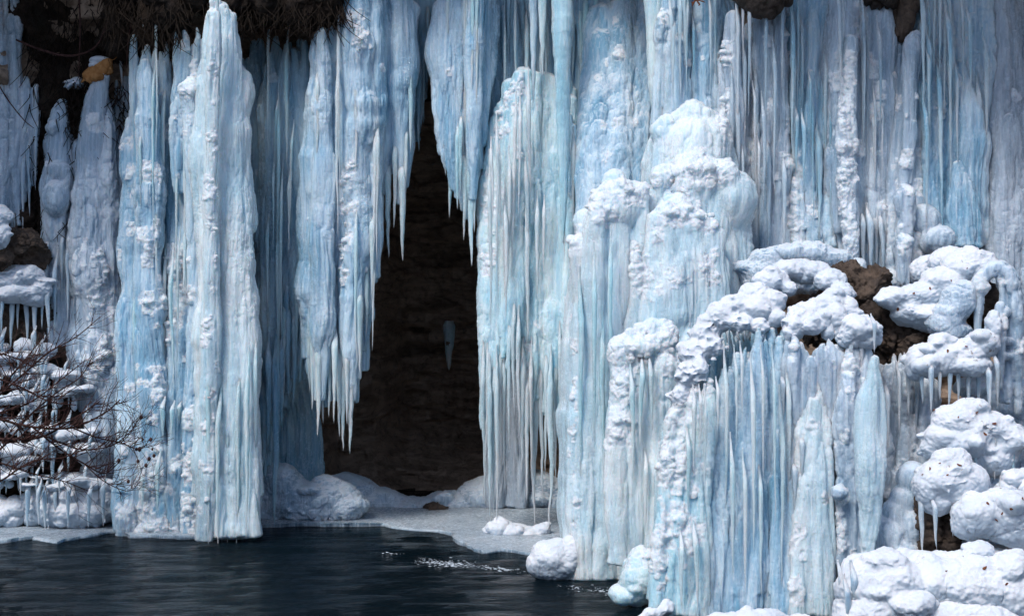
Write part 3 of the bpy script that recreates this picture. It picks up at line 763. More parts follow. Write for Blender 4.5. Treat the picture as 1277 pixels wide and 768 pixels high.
strands(r, CYAN, 19.6, 214, 258, 200, 620, 10, seed=12)
r = empty('ice_column', 'tallest bright smooth ice column, narrow at the top and broad at its foot', 'ice column', ground(288, 19.1))
b = Body(22)
b.fill([(262, -5), (290, 20)], [(262, 240), (300, 240)], 4, (6, 11), 19.3, tip=.8); b.S([(270, 10, 10), (278, 60, 24), (286, 160, 40), (291, 300, 52), (290, 480, 66), (286, 600, 68), (282, 676, 62)], 19.62)
b.fill([(264, 34), (270, 8), (280, 16), (292, 70)], [(250, 672), (326, 668)], 12, (13, 24), 19.4, tip=.9, dY=-.4, dep=.4, tt=False)
b.S([(268, 18, 12), (266, 90, 16), (264, 300, 18), (262, 500, 22), (256, 674, 22)], 18.95)
b.lumps(24, (2.5, 5)); b.knobs([(268, 60), (264, 300), (262, 520), (254, 640)], 70, 9, (2, 4.5), 18.9); b.knobs([(300, 100), (318, 240), (326, 420)], 40, 6, (2, 4), 19.2)
b.build('ice', PALE, r, streak=.9, lump=.45)
fringe(r, CYAN, 18.9, [(260, 681, 8, 1, 420), (272, 684, 8, 0, 470), (283, 680, 7, 0, 500), (296, 680, 8, 0, 450), (308, 672, 8, 0, 430), (318, 660, 8, 1, 400), (270, 20, 9, 0, -30)], up=30)

r = empty('ice_curtain', 'shaded deep blue curtain hanging in the hollow beside the tallest bright column', 'ice curtain', base(358, 600, 20.7))
b = Body(23)
b.fill([(328, 62), (345, 52), (390, 48)], [(328, 600), (350, 520), (372, 480), (394, 440)], 11, (15, 25), 20.6, tip=.4, dep=.8)
b.fill([(300, 60), (330, 50)], [(316, 580), (332, 600)], 3, (13, 20), 21.0, tip=.5)
b.lumps(16, (2, 4)); b.build('ice_sheet', DEEP, r, lump=.4)
fringe(r, DEEP, 20.35, [(343, 657, 15, 0, 400), (334, 560, 12), (352, 540, 11), (360, 500, 11), (367, 505, 10), (375, 480, 10), (381, 450, 10), (388, 425, 9), (327, 610, 12), (356, 470, 10), (371, 440, 9)])

strands(r, CYAN, 20.3, 328, 392, 180, 520, 14, seed=4)
r = empty('ice_column', 'squat blue ice pillar standing deep in the hollow behind the long thin icicle', 'ice column', ground(355, 21.8))
b = Body(24); b.fill([(318, 440), (384, 450)], [(312, 622), (392, 622)], 7, (22, 34), 21.7, tip=1.1, dY=-.1); b.build('ice', DEEP, r, lump=.4)

r = empty('ice_mound', 'frosty low ice mound on the shelf at the mouth of the dark cave', 'ice mound', ground(395, 20.9))
b = Body(25)
for (x, y, rx, ry) in [(360, 620, 40, 30), (400, 622, 44, 26), (430, 632, 32, 20), (385, 632, 60, 20), (350, 606, 30, 30), (330, 620, 24, 34)]: b.E(x, y, rx, ry, 21.0, 34)
b.knobs([(345, 640), (380, 645), (420, 645), (450, 645)], 60, 10, (3, 6), 20.6, frost=0); b.rough(); b.build('ice', GREY, r, .3, 1.0, big=.02, lz=1, dr=0, smooth=3)

r = empty('ice_curtain', 'long hanging curtain with jagged icicle fringe over the left side of the cave', 'ice curtain', base(430, 520, 20.1))
b = Body(26)
b.fill([(393, 40), (406, 38), (412, 0), (440, -12), (470, -10)], [(386, 470), (400, 500), (415, 505), (430, 495), (442, 505), (455, 430), (472, 330)], 13, (16, 27), 20.05, tip=.4, dep=.6)
b.S([(402, 40, 12), (403, 90, 20), (402, 220, 26), (400, 400, 26), (398, 500, 14)], 19.85)
b.S([(440, -10, 30), (446, 100, 42), (446, 240, 40), (440, 380, 32), (436, 500, 14)], 19.95)
b.lumps(26, (2.5, 5), y1=.85); b.knobs([(438, 200), (432, 280), (428, 360)], 40, 8, (2, 4.5), 19.75); b.knobs([(440, 20), (452, 60)], 30, 16, (2, 5), 19.75)
b.build('ice_sheet', BLUE, r, lump=.55, streak=1.1)
fringe(r, CYAN, 19.9, [(390, 512, 9), (395, 545, 11), (402, 528, 10), (409, 520, 10), (416, 528, 10), (423, 545, 10), (429, 562, 11), (437, 566, 12), (444, 500, 10), (450, 470, 9), (457, 420, 9), (464, 375, 9), (470, 340, 8), (461, 400, 6), (387, 490, 8), (433, 530, 7)])

strands(r, CYAN, 19.78, 390, 470, 200, 470, 16, seed=3)
r = empty('ice_curtain', 'narrow curtain of pointed icicles at the top left corner of the cave mouth', 'ice curtain', base(490, 280, 20.3))
b = Body(27)
b.fill([(470, -15), (512, -15)], [(476, 250), (488, 210), (498, 260), (510, 170)], 6, (13, 20), 20.3, tip=.4, dep=.6); b.build('ice_sheet', BLUE, r, lump=.35)
fringe(r, CYAN, 20.2, [(484, 322, 11), (500, 326, 12), (478, 280, 9), (492, 285, 9), (506, 260, 9), (511, 190, 9)])

r = empty('ice_curtain', 'short shadowed curtain tucked back beside the narrow pointed one over the cave', 'ice curtain', base(522, 160, 20.9))
b = Body(28)
b.fill([(505, -15), (540, -15)], [(508, 170), (522, 170), (538, 40)], 5, (11, 18), 20.9, tip=.4); b.build('ice_sheet', DEEP, r, lump=.3)
fringe(r, DEEP, 20.8, [(513, 204, 10), (523, 190, 9), (528, 155, 6), (534, 100, 7), (538, 140, 4)])

# ================================================================== CENTRE TOP
r = empty('ice_curtain', 'hanging curtain with two long points over the right side of the cave', 'ice curtain', base(575, 280, 20.2))
b = Body(30)
b.fill([(548, -15), (604, -15)], [(552, 200), (566, 250), (586, 285), (596, 220), (606, 110)], 8, (15, 23), 20.2, tip=.4, dep=.5)
b.S([(592, -12, 22), (592, 60, 24), (590, 160, 18), (588, 250, 9)], 20.0); b.lumps(8, (2, 4), y1=.8); b.build('ice_sheet', BLUE, r, lump=.3)
fringe(r, CYAN, 20.1, [(562, 272, 10), (586, 332, 13), (578, 300, 10), (571, 262, 9), (592, 290, 9), (555, 220, 9), (599, 215, 8), (574, 240, 7)])

strands(r, CYAN, 20.0, 550, 600, 90, 240, 9, seed=5)
r = empty('ice_curtain', 'shaded backing curtain with thin drips under the overhang behind the row of free icicles', 'ice curtain', base(680, 140, 21.2))
b = Body(31)
b.fill([(600, -15), (800, -15)], [(604, 360), (625, 320), (660, 300), (705, 330), (735, 300), (760, 240), (795, 90)], 22, (13, 22), 20.7, tip=.5, dep=.8); b.build('ice_sheet', DEEP, r, lump=.4)
fringe(r, DEEP, 20.45, [(611, 140, 9), (617, 90, 7), (628, 105, 8), (634, 80, 7), (643, 120, 9), (651, 90, 8), (682, 80, 7), (714, 100, 8), (772, 100, 8), (765, 80, 7)])

strands(r, CYAN, 20.35, 604, 800, 60, 210, 26, w=(4, 9), seed=6)
def hang(label, x, y1, w, Y, mat, lean=0, group=None, bulge=0., y0=-60):
    o = empty('icicle', label, 'icicle', base(x - lean, y0, Y), group)
    put('ice', icicle_mesh('ice', x - lean, y0, x, y1, w, Y, mat, base(x - lean, y0, Y), bulge=bulge), o)
cv = np.empty(len(cl.vertices) * 3, np.float32); cl.vertices.foreach_get('co', cv); cv = cv.reshape(-1, 3)
q_ = P(560, 415, 25.8); cave_Y = float(cv[np.hypot(cv[:, 0] - q_[0], cv[:, 2] - q_[2]) < .12, 1].min()) + .02
hang('free icicle with a fine point left of the pair beside the big smooth icicle', 666, 128, 18, 19.9, BLUE)
hang('short stout icicle just left of the big smooth free icicle', 675, 96, 15, 19.8, CYAN, lean=-1)
hang('longest smooth free icicle, thick at the top, in front of the rounded blue column', 704, 305, 30, 19.5, CYAN, lean=4, bulge=.1)
hang('tiny thin icicle hanging before the dark gap under the overhang, longer of the two', 789, 62, 8, 20.2, GREY)
hang('tiny thin icicle hanging before the dark gap under the overhang, shorter of the two', 796, 52, 7, 20.2, GREY)
hang('broad tapering icicle at the edge of the bright stepped dome', 818, 165, 38, 18.4, CYAN, lean=4)
hang('small lone icicle on the back wall of the dark cave', 560, 462, 17, cave_Y, PALE, y0=400)
r = empty('ice_curtain', 'cluster of fused thin icicles between the longest free icicle and the dark gap', 'ice curtain', base(748, 100, 20.4))
b = Body(33); b.fill([(722, -15), (774, -15)], [(726, 110), (736, 100), (746, 70), (758, 90), (772, 60)], 8, (11, 16), 20.4, tip=.4); b.build('ice_sheet', BLUE, r, lump=.25)
fringe(r, CYAN, 20.3, [(734, 190, 13, 4), (727, 100, 9), (739, 108, 6), (744, 88, 8), (751, 122, 9), (758, 135, 10), (764, 92, 7), (770, 85, 8), (748, 75, 6)])

r = empty('ice_column', 'broad rounded blue column behind the longest free icicle, ending in a long ragged fringe', 'ice column', base(660, 600, 19.8))
b = Body(34)
b.fill([(606, 205), (620, 145), (638, 104), (655, 88), (682, 96), (706, 112), (726, 150)], [(602, 540), (615, 510), (628, 460), (642, 450), (656, 540), (670, 500), (692, 530), (706, 430), (718, 380)], 26, (9, 20), 20.25, tip=.45, tt=False, dep=.9, dY=-.6)
b.S([(654, 110, 30, .7), (654, 150, 60, .65), (655, 240, 80, .55), (655, 350, 80, .4), (655, 440, 40, .2)], 20.15)
b.S([(686, 120, 30), (692, 180, 50), (697, 300, 50), (700, 420, 26)], 20.5); b.S([(634, 150, 24), (630, 200, 40), (628, 320, 40), (626, 480, 24)], 20.4)
b.lumps(26, (2.5, 5), y1=.9); b.knobs([(612, 200), (616, 260), (610, 330)], 30, 8, (3, 6), 19.6); b.knobs([(650, 90), (632, 130), (626, 170)], 40, 12, (2.5, 5), 19.55)
b.knobs([(655, 420), (656, 540), (652, 590)], 40, 6, (2, 4), 19.5)
b.build('ice', CYAN, r, lump=.55, streak=1.0)
fringe(r, PALE, 19.55, [(603, 630, 8, 0, 420), (607, 600, 6, 0, 420), (611, 652, 9, 0, 440), (616, 640, 8, 0, 430), (620, 655, 7, 0, 430), (624, 600, 7, 0, 400), (629, 618, 8, 0, 400), (636, 560, 8, 0, 380), (641, 520, 7, 0, 360), (647, 545, 8, 0, 380), (652, 590, 8, 0, 420), (656, 625, 10, 0, 440), (662, 600, 7, 0, 420), (667, 655, 11, 0, 440), (675, 620, 9, 0, 420), (681, 590, 7, 0, 420), (686, 666, 11, 0, 430), (692, 600, 8, 0, 420), (698, 560, 7, 0, 400), (702, 612, 10, 0, 400), (707, 520, 9, 0, 370), (713, 500, 9, 0, 350), (718, 440, 8, 0, 320)], up=0)

strands(r, PALE, 19.6, 606, 718, 260, 480, 18, seed=7)
r = empty('ice_column', 'recessed grey ice pillar standing behind the ragged fringe at the cave side', 'ice column', ground(636, 21.9))
b = Body(35); b.fill([(618, 420), (650, 420)], [(616, 632), (652, 632)], 4, (16, 24), 22.0, tip=1); b.build('ice', DULL, r, lump=.3)

r = empty('ice_column', 'rough frosty ice column in shade behind the tops of the bright central columns', 'ice column', base(768, 270, 19.4))
b = Body(36)
b.fill([(742, 20), (770, 5), (812, 10)], [(724, 300), (800, 300)], 8, (17, 26), 20.2, tip=1, dY=-1.0, tt=False); b.lumps(40, (2.5, 5)); b.build('ice', BLUE, r, lump=1.0)
r = empty('ice_column', 'recessed blue column squeezed between the rounded blue column and the rough frosty one', 'ice column', base(732, 300, 19.9))
b = Body(37); b.fill([(706, 150), (750, 118)], [(704, 640), (750, 640)], 5, (13, 20), 20.0, tip=1); b.lumps(16, (2, 4)); b.build('ice', BLUE, r, lump=.8)

# ================================================================== CENTRE BRIGHT COLUMNS
r = empty('ice_column', 'massive smooth pale cyan column standing in the dark water, with a domed top', 'ice column', ground(748, 16.6))
b = Body(40)
b.fill([(724, 290), (740, 262), (772, 234), (802, 238)], [(714, 722), (776, 724)], 9, (22, 34), 16.8, tip=1, tt=False, dY=-.35, dep=.4)
b.E(768, 262, 34, 34, 16.85, 30); b.S([(765, 226, 30), (766, 260, 70), (760, 340, 74), (752, 500, 66), (746, 724, 64)], 17.0)
b.S([(742, 262, 20), (738, 310, 34), (736, 420, 34), (732, 720, 34)], 16.6)
b.S([(720, 296, 10), (720, 312, 27), (721, 340, 20), (722, 430, 12), (722, 600, 9)], 16.7)
b.knobs([(735, 262), (760, 240), (800, 228)], 60, 14, (4, 9), 16.75); b.knobs([(726, 300), (716, 300)], 14, 8, (4, 8), 16.5); b.knobs([(718, 380), (716, 560), (713, 700)], 50, 6, (2, 4), 16.5)
b.lumps(12, (2.5, 5)); b.build('ice', PALE, r, lump=.35, streak=.75)
fringe(r, CYAN, 16.3, [(724, 600, 9, 0, 330), (741, 560, 8, 0, 300), (762, 520, 8, 0, 280), (752, 640, 9, 0, 380)], up=0)

r = empty('ice_column', 'stepped bright dome column with feathery frost ledges, tallest mass of the centre', 'ice column', ground(830, 16.4))
b = Body(41)
b.fill([(816, 190), (836, 150), (860, 138), (884, 144), (904, 176)], [(800, 340), (906, 340)], 9, (20, 30), 17.5, tip=1, tt=False, dep=.3)
b.S([(862, 144, 40), (862, 160, 72), (862, 190, 88), (860, 260, 92), (856, 340, 92)], 17.56); b.S([(858, 214, 50), (856, 236, 92), (848, 430, 100)], 17.30); b.S([(842, 266, 50), (841, 290, 92), (836, 420, 104), (830, 580, 104)], 17.0)
b.fill([(808, 244), (834, 216), (872, 210), (906, 218)], [(788, 450), (906, 440)], 9, (22, 32), 17.1, tip=1, tt=False, dY=-.1, dep=.4)
b.fill([(788, 318), (810, 276), (842, 264), (872, 272), (896, 296)], [(772, 600), (880, 580)], 9, (22, 34), 16.7, tip=1, tt=False, dY=-.2, dep=.4)
b.E(800, 432, 26, 14, 16.05); b.E(816, 426, 20, 12, 16.1); b.fill([(768, 440), (790, 412), (814, 404), (836, 418)], [(764, 706), (830, 706)], 6, (18, 28), 16.1, tip=1, tt=False, dY=-.25, dep=.4)
b.fill([(830, 440), (880, 400)], [(824, 706), (860, 706)], 4, (26, 36), 16.5, tip=1)
for ln, n, sp, Y in [([(832, 222), (860, 212), (904, 214)], 70, 12, 16.85), ([(836, 264), (864, 268), (890, 278)], 60, 16, 16.45), ([(780, 440), (806, 424), (834, 430)], 70, 20, 15.9),
                     ([(796, 320), (800, 345), (835, 350)], 30, 20, 16.4), ([(880, 350), (888, 330)], 26, 14, 16.4), ([(892, 140), (908, 160)], 24, 10, 17.3), ([(776, 470), (770, 560)], 30, 8, 15.9)]:
    b.knobs(ln, n, sp, (3, 8), Y)
b.lumps(60, (3, 7)); b.build('ice', PALE, r, lump=.9, streak=.9)
fringe(r, CYAN, 15.85, [(800, 560, 9, 0, 440), (812, 540, 8, 0, 440), (788, 600, 8, 0, 450), (806, 660, 8, 0, 560)], up=0)

r = empty('ice_column', 'rough blue ice column behind and above the stepped bright dome', 'ice column', base(864, 160, 18.2))
b = Body(42); b.fill([(830, -20), (896, -20)], [(806, 260), (900, 260)], 9, (16, 26), 18.3, tip=1, dep=.7); b.lumps(50, (2.5, 5.5)); b.build('ice', BLUE, r, lump=1.0)

strands(r, BLUE, 18.0, 832, 894, 60, 150, 9, seed=14)
r = empty('snow_heap', 'small bright snow heap on the flat shelf below the ragged fringe', 'snow heap', ground(640, 19.5))
b = Body(43)
for (x, y, rx, ry) in [(620, 660, 16, 11), (640, 663, 20, 9), (660, 666, 18, 8), (676, 660, 12, 8), (625, 655, 10, 9)]: b.E(x, y, rx, ry, 19.5)
b.rough(); b.build('snow', SNOW, r, 0, .3, big=.02, lz=1, dr=0, smooth=3)
r = empty('ice_mound', 'round white ice mound in the water at the foot of the massive cyan column', 'ice mound', ground(688, 16.6))
b = Body(44)
for (x, y, rx, ry) in [(688, 694, 27, 24), (705, 700, 20, 24), (676, 702, 20, 18), (696, 706, 28, 18), (712, 694, 16, 26)]: b.E(x, y, rx, ry, 16.5)
b.build('ice', SNOW, r, .1, .15, big=.02, lz=1, dr=0, smooth=3)
r = empty('ice_mound', 'snow capped egg shaped ice boulder in the water beside the feathery frost edge', 'ice mound', ground(800, 15.0))
b = Body(45)
for (x, y, rx, ry) in [(800, 716, 25, 34), (806, 700, 18, 18), (796, 732, 22, 24)]: b.E(x, y, rx, ry, 15.0)
b.knobs([(788, 694), (805, 684), (820, 698)], 40, 12, (3, 7), 14.9); b.rough(); b.build('ice', CYAN, r, .6, .9, big=.02, lz=1, dr=0, smooth=3)
r = empty('ice_mound', 'small pointed ice lump at the waterline between the egg shaped boulder and the frost edge', 'ice mound', ground(820, 14.5))
b = Body(46)
for (x, y, rx, ry) in [(816, 764, 18, 12), (828, 758, 12, 14), (806, 770, 16, 8)]: b.E(x, y, rx, ry, 14.4)
b.rough(); b.build('ice', SNOW, r, .2, .3, big=.02, lz=1, dr=0, smooth=3)

# ================================================================== UPPER RIGHT CURTAINS
r = empty('ice_curtain', 'lumpy grey blue curtain beside the stepped dome, under the dark rock knob', 'ice curtain', base(940, 330, 18.0))
b = Body(50)
b.fill([(904, 20), (930, 22), (984, -10)], [(900, 350), (940, 330), (988, 312)], 11, (13, 22), 18.0, tip=.8, dY=-.3, dep=.7)
b.S([(914, 20, 16), (916, 120, 20), (914, 240, 22), (912, 340, 24)], 17.7); b.S([(950, -10, 18), (952, 150, 26), (950, 320, 24)], 17.8); b.S([(971, 0, 14), (972, 150, 20), (972, 310, 22)], 17.75)
b.lumps(90, (2.5, 5.5)); b.knobs([(908, 260), (914, 310), (902, 345)], 50, 12, (3, 7), 17.5); b.knobs([(898, 60), (902, 130), (898, 190)], 30, 10, (3, 7), 17.9); b.build('ice_sheet', GREY, r, lump=.8, streak=1.2)
fringe(r, GREY, 17.6, [(920, 300, 8, 0, 90), (932, 345, 8, 0, 200), (944, 280, 7, 0, 60), (958, 335, 8, 0, 150), (966, 240, 7, 0, 30), (978, 330, 8, 0, 180), (928, 180, 7, 0, 40)], up=0)
strands(r, GREY, 17.55, 908, 984, 80, 330, 14, seed=8)
r = empty('ice_curtain', 'smooth dull blue curtain above the snow arch crown, with a long pale bulge', 'ice curtain', base(1010, 305, 18.0))
b = Body(51)
b.fill([(984, -15), (1042, -15)], [(984, 318), (1044, 310)], 8, (14, 23), 18.0, tip=.9, dY=-.3, dep=.7); b.S([(1012, 90, 6), (1013, 150, 20), (1014, 230, 26), (1012, 312, 22)], 17.75); b.lumps(40, (2.5, 5)); b.knobs([(992, 190), (990, 240), (988, 300)], 40, 10, (3, 6), 17.7); b.build('ice_sheet', BLUE, r, lump=.6, streak=1.2)
fringe(r, BLUE, 17.6, [(990, 270, 8, 0, 60), (1000, 140, 7, 0, 10), (1022, 315, 9, 0, 140), (1030, 220, 7, 0, 40), (1038, 325, 8, 0, 200)], up=0)
strands(r, BLUE, 17.55, 986, 1042, 90, 310, 11, seed=9)
r = empty('ice_curtain', 'curtain with a white knobbly ridge, pointing down at the gap behind the arch', 'ice curtain', base(1070, 340, 17.6))
b = Body(52)
b.fill([(1040, -15), (1104, -5)], [(1042, 300), (1068, 335), (1084, 335), (1104, 330)], 9, (13, 22), 17.65, tip=.5, dY=-.2, dep=.7)
b.S([(1058, 50, 14), (1056, 150, 20), (1056, 250, 22), (1064, 320, 15), (1068, 345, 7)], 17.3); b.knobs([(1060, 60), (1055, 130), (1055, 240), (1060, 310)], 110, 8, (3, 6), 17.2); b.lumps(50, (2.5, 5.5)); b.build('ice_sheet', GREY, r, lump=.7, streak=1.2)
fringe(r, GREY, 17.3, [(1068, 352, 12), (1076, 348, 9), (1085, 352, 10), (1092, 345, 9), (1100, 350, 9), (1060, 340, 8)], up=30)
strands(r, GREY, 17.3, 1042, 1102, 90, 320, 12, seed=10)
r = empty('ice_column', 'lumpy grey ice column with stacked bulbs standing on the snowy slab', 'ice column', base(1128, 350, 17.4))
b = Body(53)
b.fill([(1104, 45), (1142, 50)], [(1106, 352), (1150, 352)], 6, (13, 20), 17.6, tip=.9, dY=-.3, dep=.6)
b.S([(1140, 44, 10), (1138, 60, 24), (1134, 130, 18), (1130, 230, 14)], 17.3); b.S([(1128, 234, 10), (1128, 246, 26), (1128, 275, 18), (1126, 298, 10)], 17.1); b.S([(1126, 296, 9), (1126, 308, 20), (1124, 352, 14)], 17.0)
b.lumps(60, (2.5, 6)); b.build('ice', GREY, r, lump=1.0, streak=1.1)
r = empty('ice_column', 'small lumpy ice column half hidden behind the stacked bulbs and the broad shaded column', 'ice column', base(1152, 320, 17.5))
b = Body(54); b.S([(1154, 150, 12), (1156, 180, 24), (1156, 260, 24), (1154, 330, 34)], 17.6); b.E(1156, 190, 14, 16, 17.5); b.E(1152, 276, 22, 22, 17.3); b.E(1170, 300, 24, 20, 17.2); b.lumps(16, (3, 6)); b.build('ice', GREY, r, lump=1.0)
r = empty('ice_column', 'broad shaded blue column with swollen tiers above the snowy boulders', 'ice column', base(1195, 305, 17.4))
b = Body(55)
b.fill([(1150, -15), (1234, -15)], [(1156, 316), (1234, 308)], 11, (15, 25), 17.6, tip=1, dY=-.2, dep=.6)
b.S([(1196, 80, 10), (1198, 140, 46), (1202, 200, 56), (1200, 305, 50)], 17.45); b.S([(1194, 205, 10), (1196, 254, 38), (1198, 310, 44)], 17.2); b.lumps(36, (3, 6)); b.build('ice', BLUE, r, lump=.8, streak=1.0)
fringe(r, BLUE, 17.15, [(1160, 180, 8, 0, 20), (1172, 240, 9, 0, 60), (1184, 130, 8, 0, 0), (1210, 120, 8, 0, 0), (1222, 260, 9, 0, 80), (1230, 190, 8, 0, 30)], up=0)
strands(r, BLUE, 17.2, 1152, 1234, 90, 300, 14, seed=11)
r = empty('ice_curtain', 'dull grey ice curtain down the right edge behind the claw of ice', 'ice curtain', base(1260, 460, 17.4))
b = Body(56); b.fill([(1230, -15), (1330, -15)], [(1232, 480), (1330, 520)], 10, (16, 26), 17.7, tip=1, dY=-.6, dep=.8); b.lumps(40, (3, 6)); b.build('ice_sheet', DULL, r, lump=.6)
for (lab, pts) in [('dark rock knob jutting out at the top edge above the lumpy curtain', [(950, 6, 26, 16), (935, -4, 20, 14), (968, -2, 18, 12)]),
                   ('reddish brown rock wedge at the top edge above the stacked bulbs', [(1130, 20, 11, 26), (1134, 0, 16, 20), (1124, 40, 7, 12)]),
                   ('small dark rock bump at the top edge above the white knobbly ridge', [(1098, -2, 22, 10), (1110, 4, 10, 8)])]:
    r = empty('rock', lab, 'rock', base(pts[0][0], pts[0][1], 17.5)); b = Body(int(pts[0][0]))
    for q in pts: b.E(*q, 17.5)
    b.build('rock', BROWN if 'brown' in lab else ROCK, r, 0, 2.0)
r = empty('dead_sprig', 'sprig of rusty dead leaves at the top edge above the stepped dome', 'leaves', base(868, 0, 18.0))
b = Body(57); rg = random.Random(5)
b.S([(872, -18, 2.5), (868, 0, 2), (862, 4, 1.6)], 17.9); 
for i in range(9):
    x, y = 858 + rg.uniform(0, 20), rg.uniform(-6, 7); b.S([(868, 0, 1.6), (x, y, 2.6), (x + rg.uniform(-4, 4), y + rg.uniform(1, 4), 1.2)], 17.9, flat=.5)
b.build('leaf_spray', LEAF, r, 0, 0, vox=.008, fine=.2, smooth=1)

# ================================================================== SNOW ARCH AND ITS CURTAINS
r = empty('snow_roll', 'rolled grey ice lip running behind the crown of the snow arch', 'ice ledge', base(1000, 320, 17.0))
b = Body(60)
for q in [(930, 336, 22, 14), (955, 322, 24, 13), (985, 314, 26, 12), (1012, 316, 24, 12), (1040, 322, 22, 12), (1062, 334, 14, 10), (950, 345, 30, 24), (990, 345, 34, 22), (1025, 350, 24, 18)]: b.E(*q, 17.0)
b.rough(); b.build('ice', GREY, r, .3, .6, big=.035, lz=1, dr=0, smooth=3)

r = empty('snow_arch', 'feathery white snow arch curving over a blue ice curtain', 'snow arch', base(950, 420, 15.2))
b = Body(61)
for (x, y, rx, ry, Y) in [(850, 496, 15, 17, 14.75), (858, 470, 18, 20, 14.8), (866, 442, 20, 20, 14.9), (880, 416, 22, 20, 15.0), (900, 398, 22, 20, 15.0), (918, 384, 24, 18, 15.1), (940, 370, 24, 18, 15.2),
                          (945, 388, 22, 18, 15.0), (962, 378, 20, 18, 15.1), (968, 398, 16, 14, 14.95), (962, 350, 24, 15, 15.4), (985, 337, 26, 12, 15.6), (1012, 340, 24, 12, 15.6), (1036, 350, 20, 14, 15.5),
                          (1050, 366, 16, 16, 15.3), (985, 360, 12, 12, 15.3), (920, 404, 20, 13, 14.9), (944, 408, 16, 10, 14.9), (872, 462, 14, 18, 14.75), (890, 432, 16, 16, 14.85)]:
    b.E(x, y, rx, ry, Y)
b.knobs([(850, 500), (856, 460), (868, 425), (890, 396), (925, 372), (960, 352)], 210, 22, (3, 7), 14.8, dY=.35, frost=0); b.knobs([(870, 480), (884, 450), (905, 430), (935, 415), (960, 410)], 110, 16, (2.5, 5.5), 14.6, dY=.3, frost=0)
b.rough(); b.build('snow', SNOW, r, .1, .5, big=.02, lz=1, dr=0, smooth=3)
r = empty('ice_curtain', 'shadowed dark blue lace of ice in the hollow under the snow arch', 'ice curtain', base(920, 520, 15.5))
b = Body(165); b.fill([(862, 440), (900, 410), (980, 400)], [(862, 620), (980, 620)], 12, (9, 16), 15.55, tip=1, dep=1.0); b.lumps(60, (2, 4.5)); b.build('ice_sheet', DEEP, r, lump=1.2)
fringe(r, DEEP, 15.3, [(884, 500, 7, 0, 430), (893, 520, 7, 0, 420), (904, 490, 6, 0, 415), (912, 530, 7, 0, 410), (922, 500, 6, 0, 405), (930, 480, 6, 0, 405), (898, 470, 5, 0, 420)], up=0)
r = empty('snow_arch', 'smooth lobed snow clump hanging at the crown of the arch', 'snow clump', base(1020, 400, 14.9))
b = Body(62)
for (x, y, rx, ry, Y) in [(1000, 398, 22, 19, 14.9), (990, 408, 14, 16, 14.8), (1012, 385, 20, 14, 15.0), (1035, 380, 22, 16, 15.0), (1026, 400, 14, 14, 14.85), (1042, 396, 13, 18, 14.85), (1012, 408, 13, 11, 14.75), (985, 416, 8, 10, 14.75), (1055, 385, 14, 16, 15.0), (1032, 412, 7, 10, 14.8), (1046, 412, 6, 9, 14.8)]:
    b.E(x, y, rx, ry, Y)
b.rough(); b.build('snow', SNOWL, r, 0, .5, big=.02, lz=1, dr=0, smooth=3)
r = empty('ice_column', 'ice column with a mushroom cap of snow beside the arch', 'ice column', ground(1068, 14.7))
b = Body(63)
for (x, y, rx, ry) in [(1070, 412, 27, 18), (1064, 404, 20, 12), (1080, 418, 20, 16), (1060, 420, 18, 14)]: b.E(x, y, rx, ry, 14.75)
b.rough(); b.build('snow_cap', SNOW, r, 0, .5, big=.02, lz=1, dr=0, smooth=3)
b = Body(64); b.fill([(1056, 420), (1082, 420)], [(1046, 706), (1072, 706)], 4, (14, 20), 14.75, tip=1, dY=-.2); b.S([(1057, 470, 12), (1056, 500, 24), (1056, 560, 26), (1055, 706, 28)], 14.6)
b.knobs([(1062, 440), (1064, 500)], 20, 5, (2, 4), 14.5); b.knobs([(1044, 545), (1042, 620), (1043, 680)], 60, 7, (2.5, 5), 14.4); b.E(1046, 614, 10, 9, 14.4); b.lumps(22, (3, 6)); b.build('ice', GREY, r, lump=.8)
fringe(r, GREY, 14.65, [(1050, 470, 9), (1062, 462, 8), (1074, 478, 9), (1084, 455, 8), (1090, 440, 7)], up=0)
r = empty('ice_curtain', 'sheer blue ice curtain of fine straight strands under the snow arch', 'ice curtain', ground(930, 14.7))
b = Body(65)
b.fill([(884, 500), (900, 468), (925, 440), (950, 410), (1000, 405)], [(866, 768), (1000, 768)], 22, (9, 20), 14.85, tip=1, dY=-.35, dep=.9)
b.S([(935, 490, 30), (935, 540, 60), (930, 640, 80), (930, 768, 90)], 15.1, flat=.6); b.S([(965, 430, 30), (970, 520, 50), (975, 768, 60)], 15.2, flat=.6); b.S([(900, 530, 30), (900, 768, 60)], 15.1, flat=.6)
b.lumps(14, (2, 4)); b.build('ice_sheet', BLUE, r, lump=.2, streak=1.2)
fringe(r, CYAN, 14.45, [(906, 640, 7, 0, 430), (918, 560, 6, 0, 430), (925, 520, 6, 0, 425), (940, 690, 8, 0, 440), (952, 600, 6, 0, 430), (895, 540, 6, 0, 470), (966, 650, 7, 0, 430), (914, 720, 8, 0, 540), (930, 740, 8, 0, 560), (950, 745, 8, 0, 570), (975, 740, 8, 0, 480), (984, 700, 8, 0, 430)], up=0)
r = empty('ice_curtain', 'frost crusted ice buttress with a bright feathery white edge at the water', 'ice curtain', ground(855, 14.6))
b = Body(66)
b.fill([(836, 500), (860, 480), (886, 470)], [(816, 768), (876, 768)], 7, (17, 26), 14.75, tip=1, dY=-.3, dep=.6)
b.S([(862, 470, 20), (858, 520, 40), (852, 620, 52), (848, 768, 60)], 14.9)
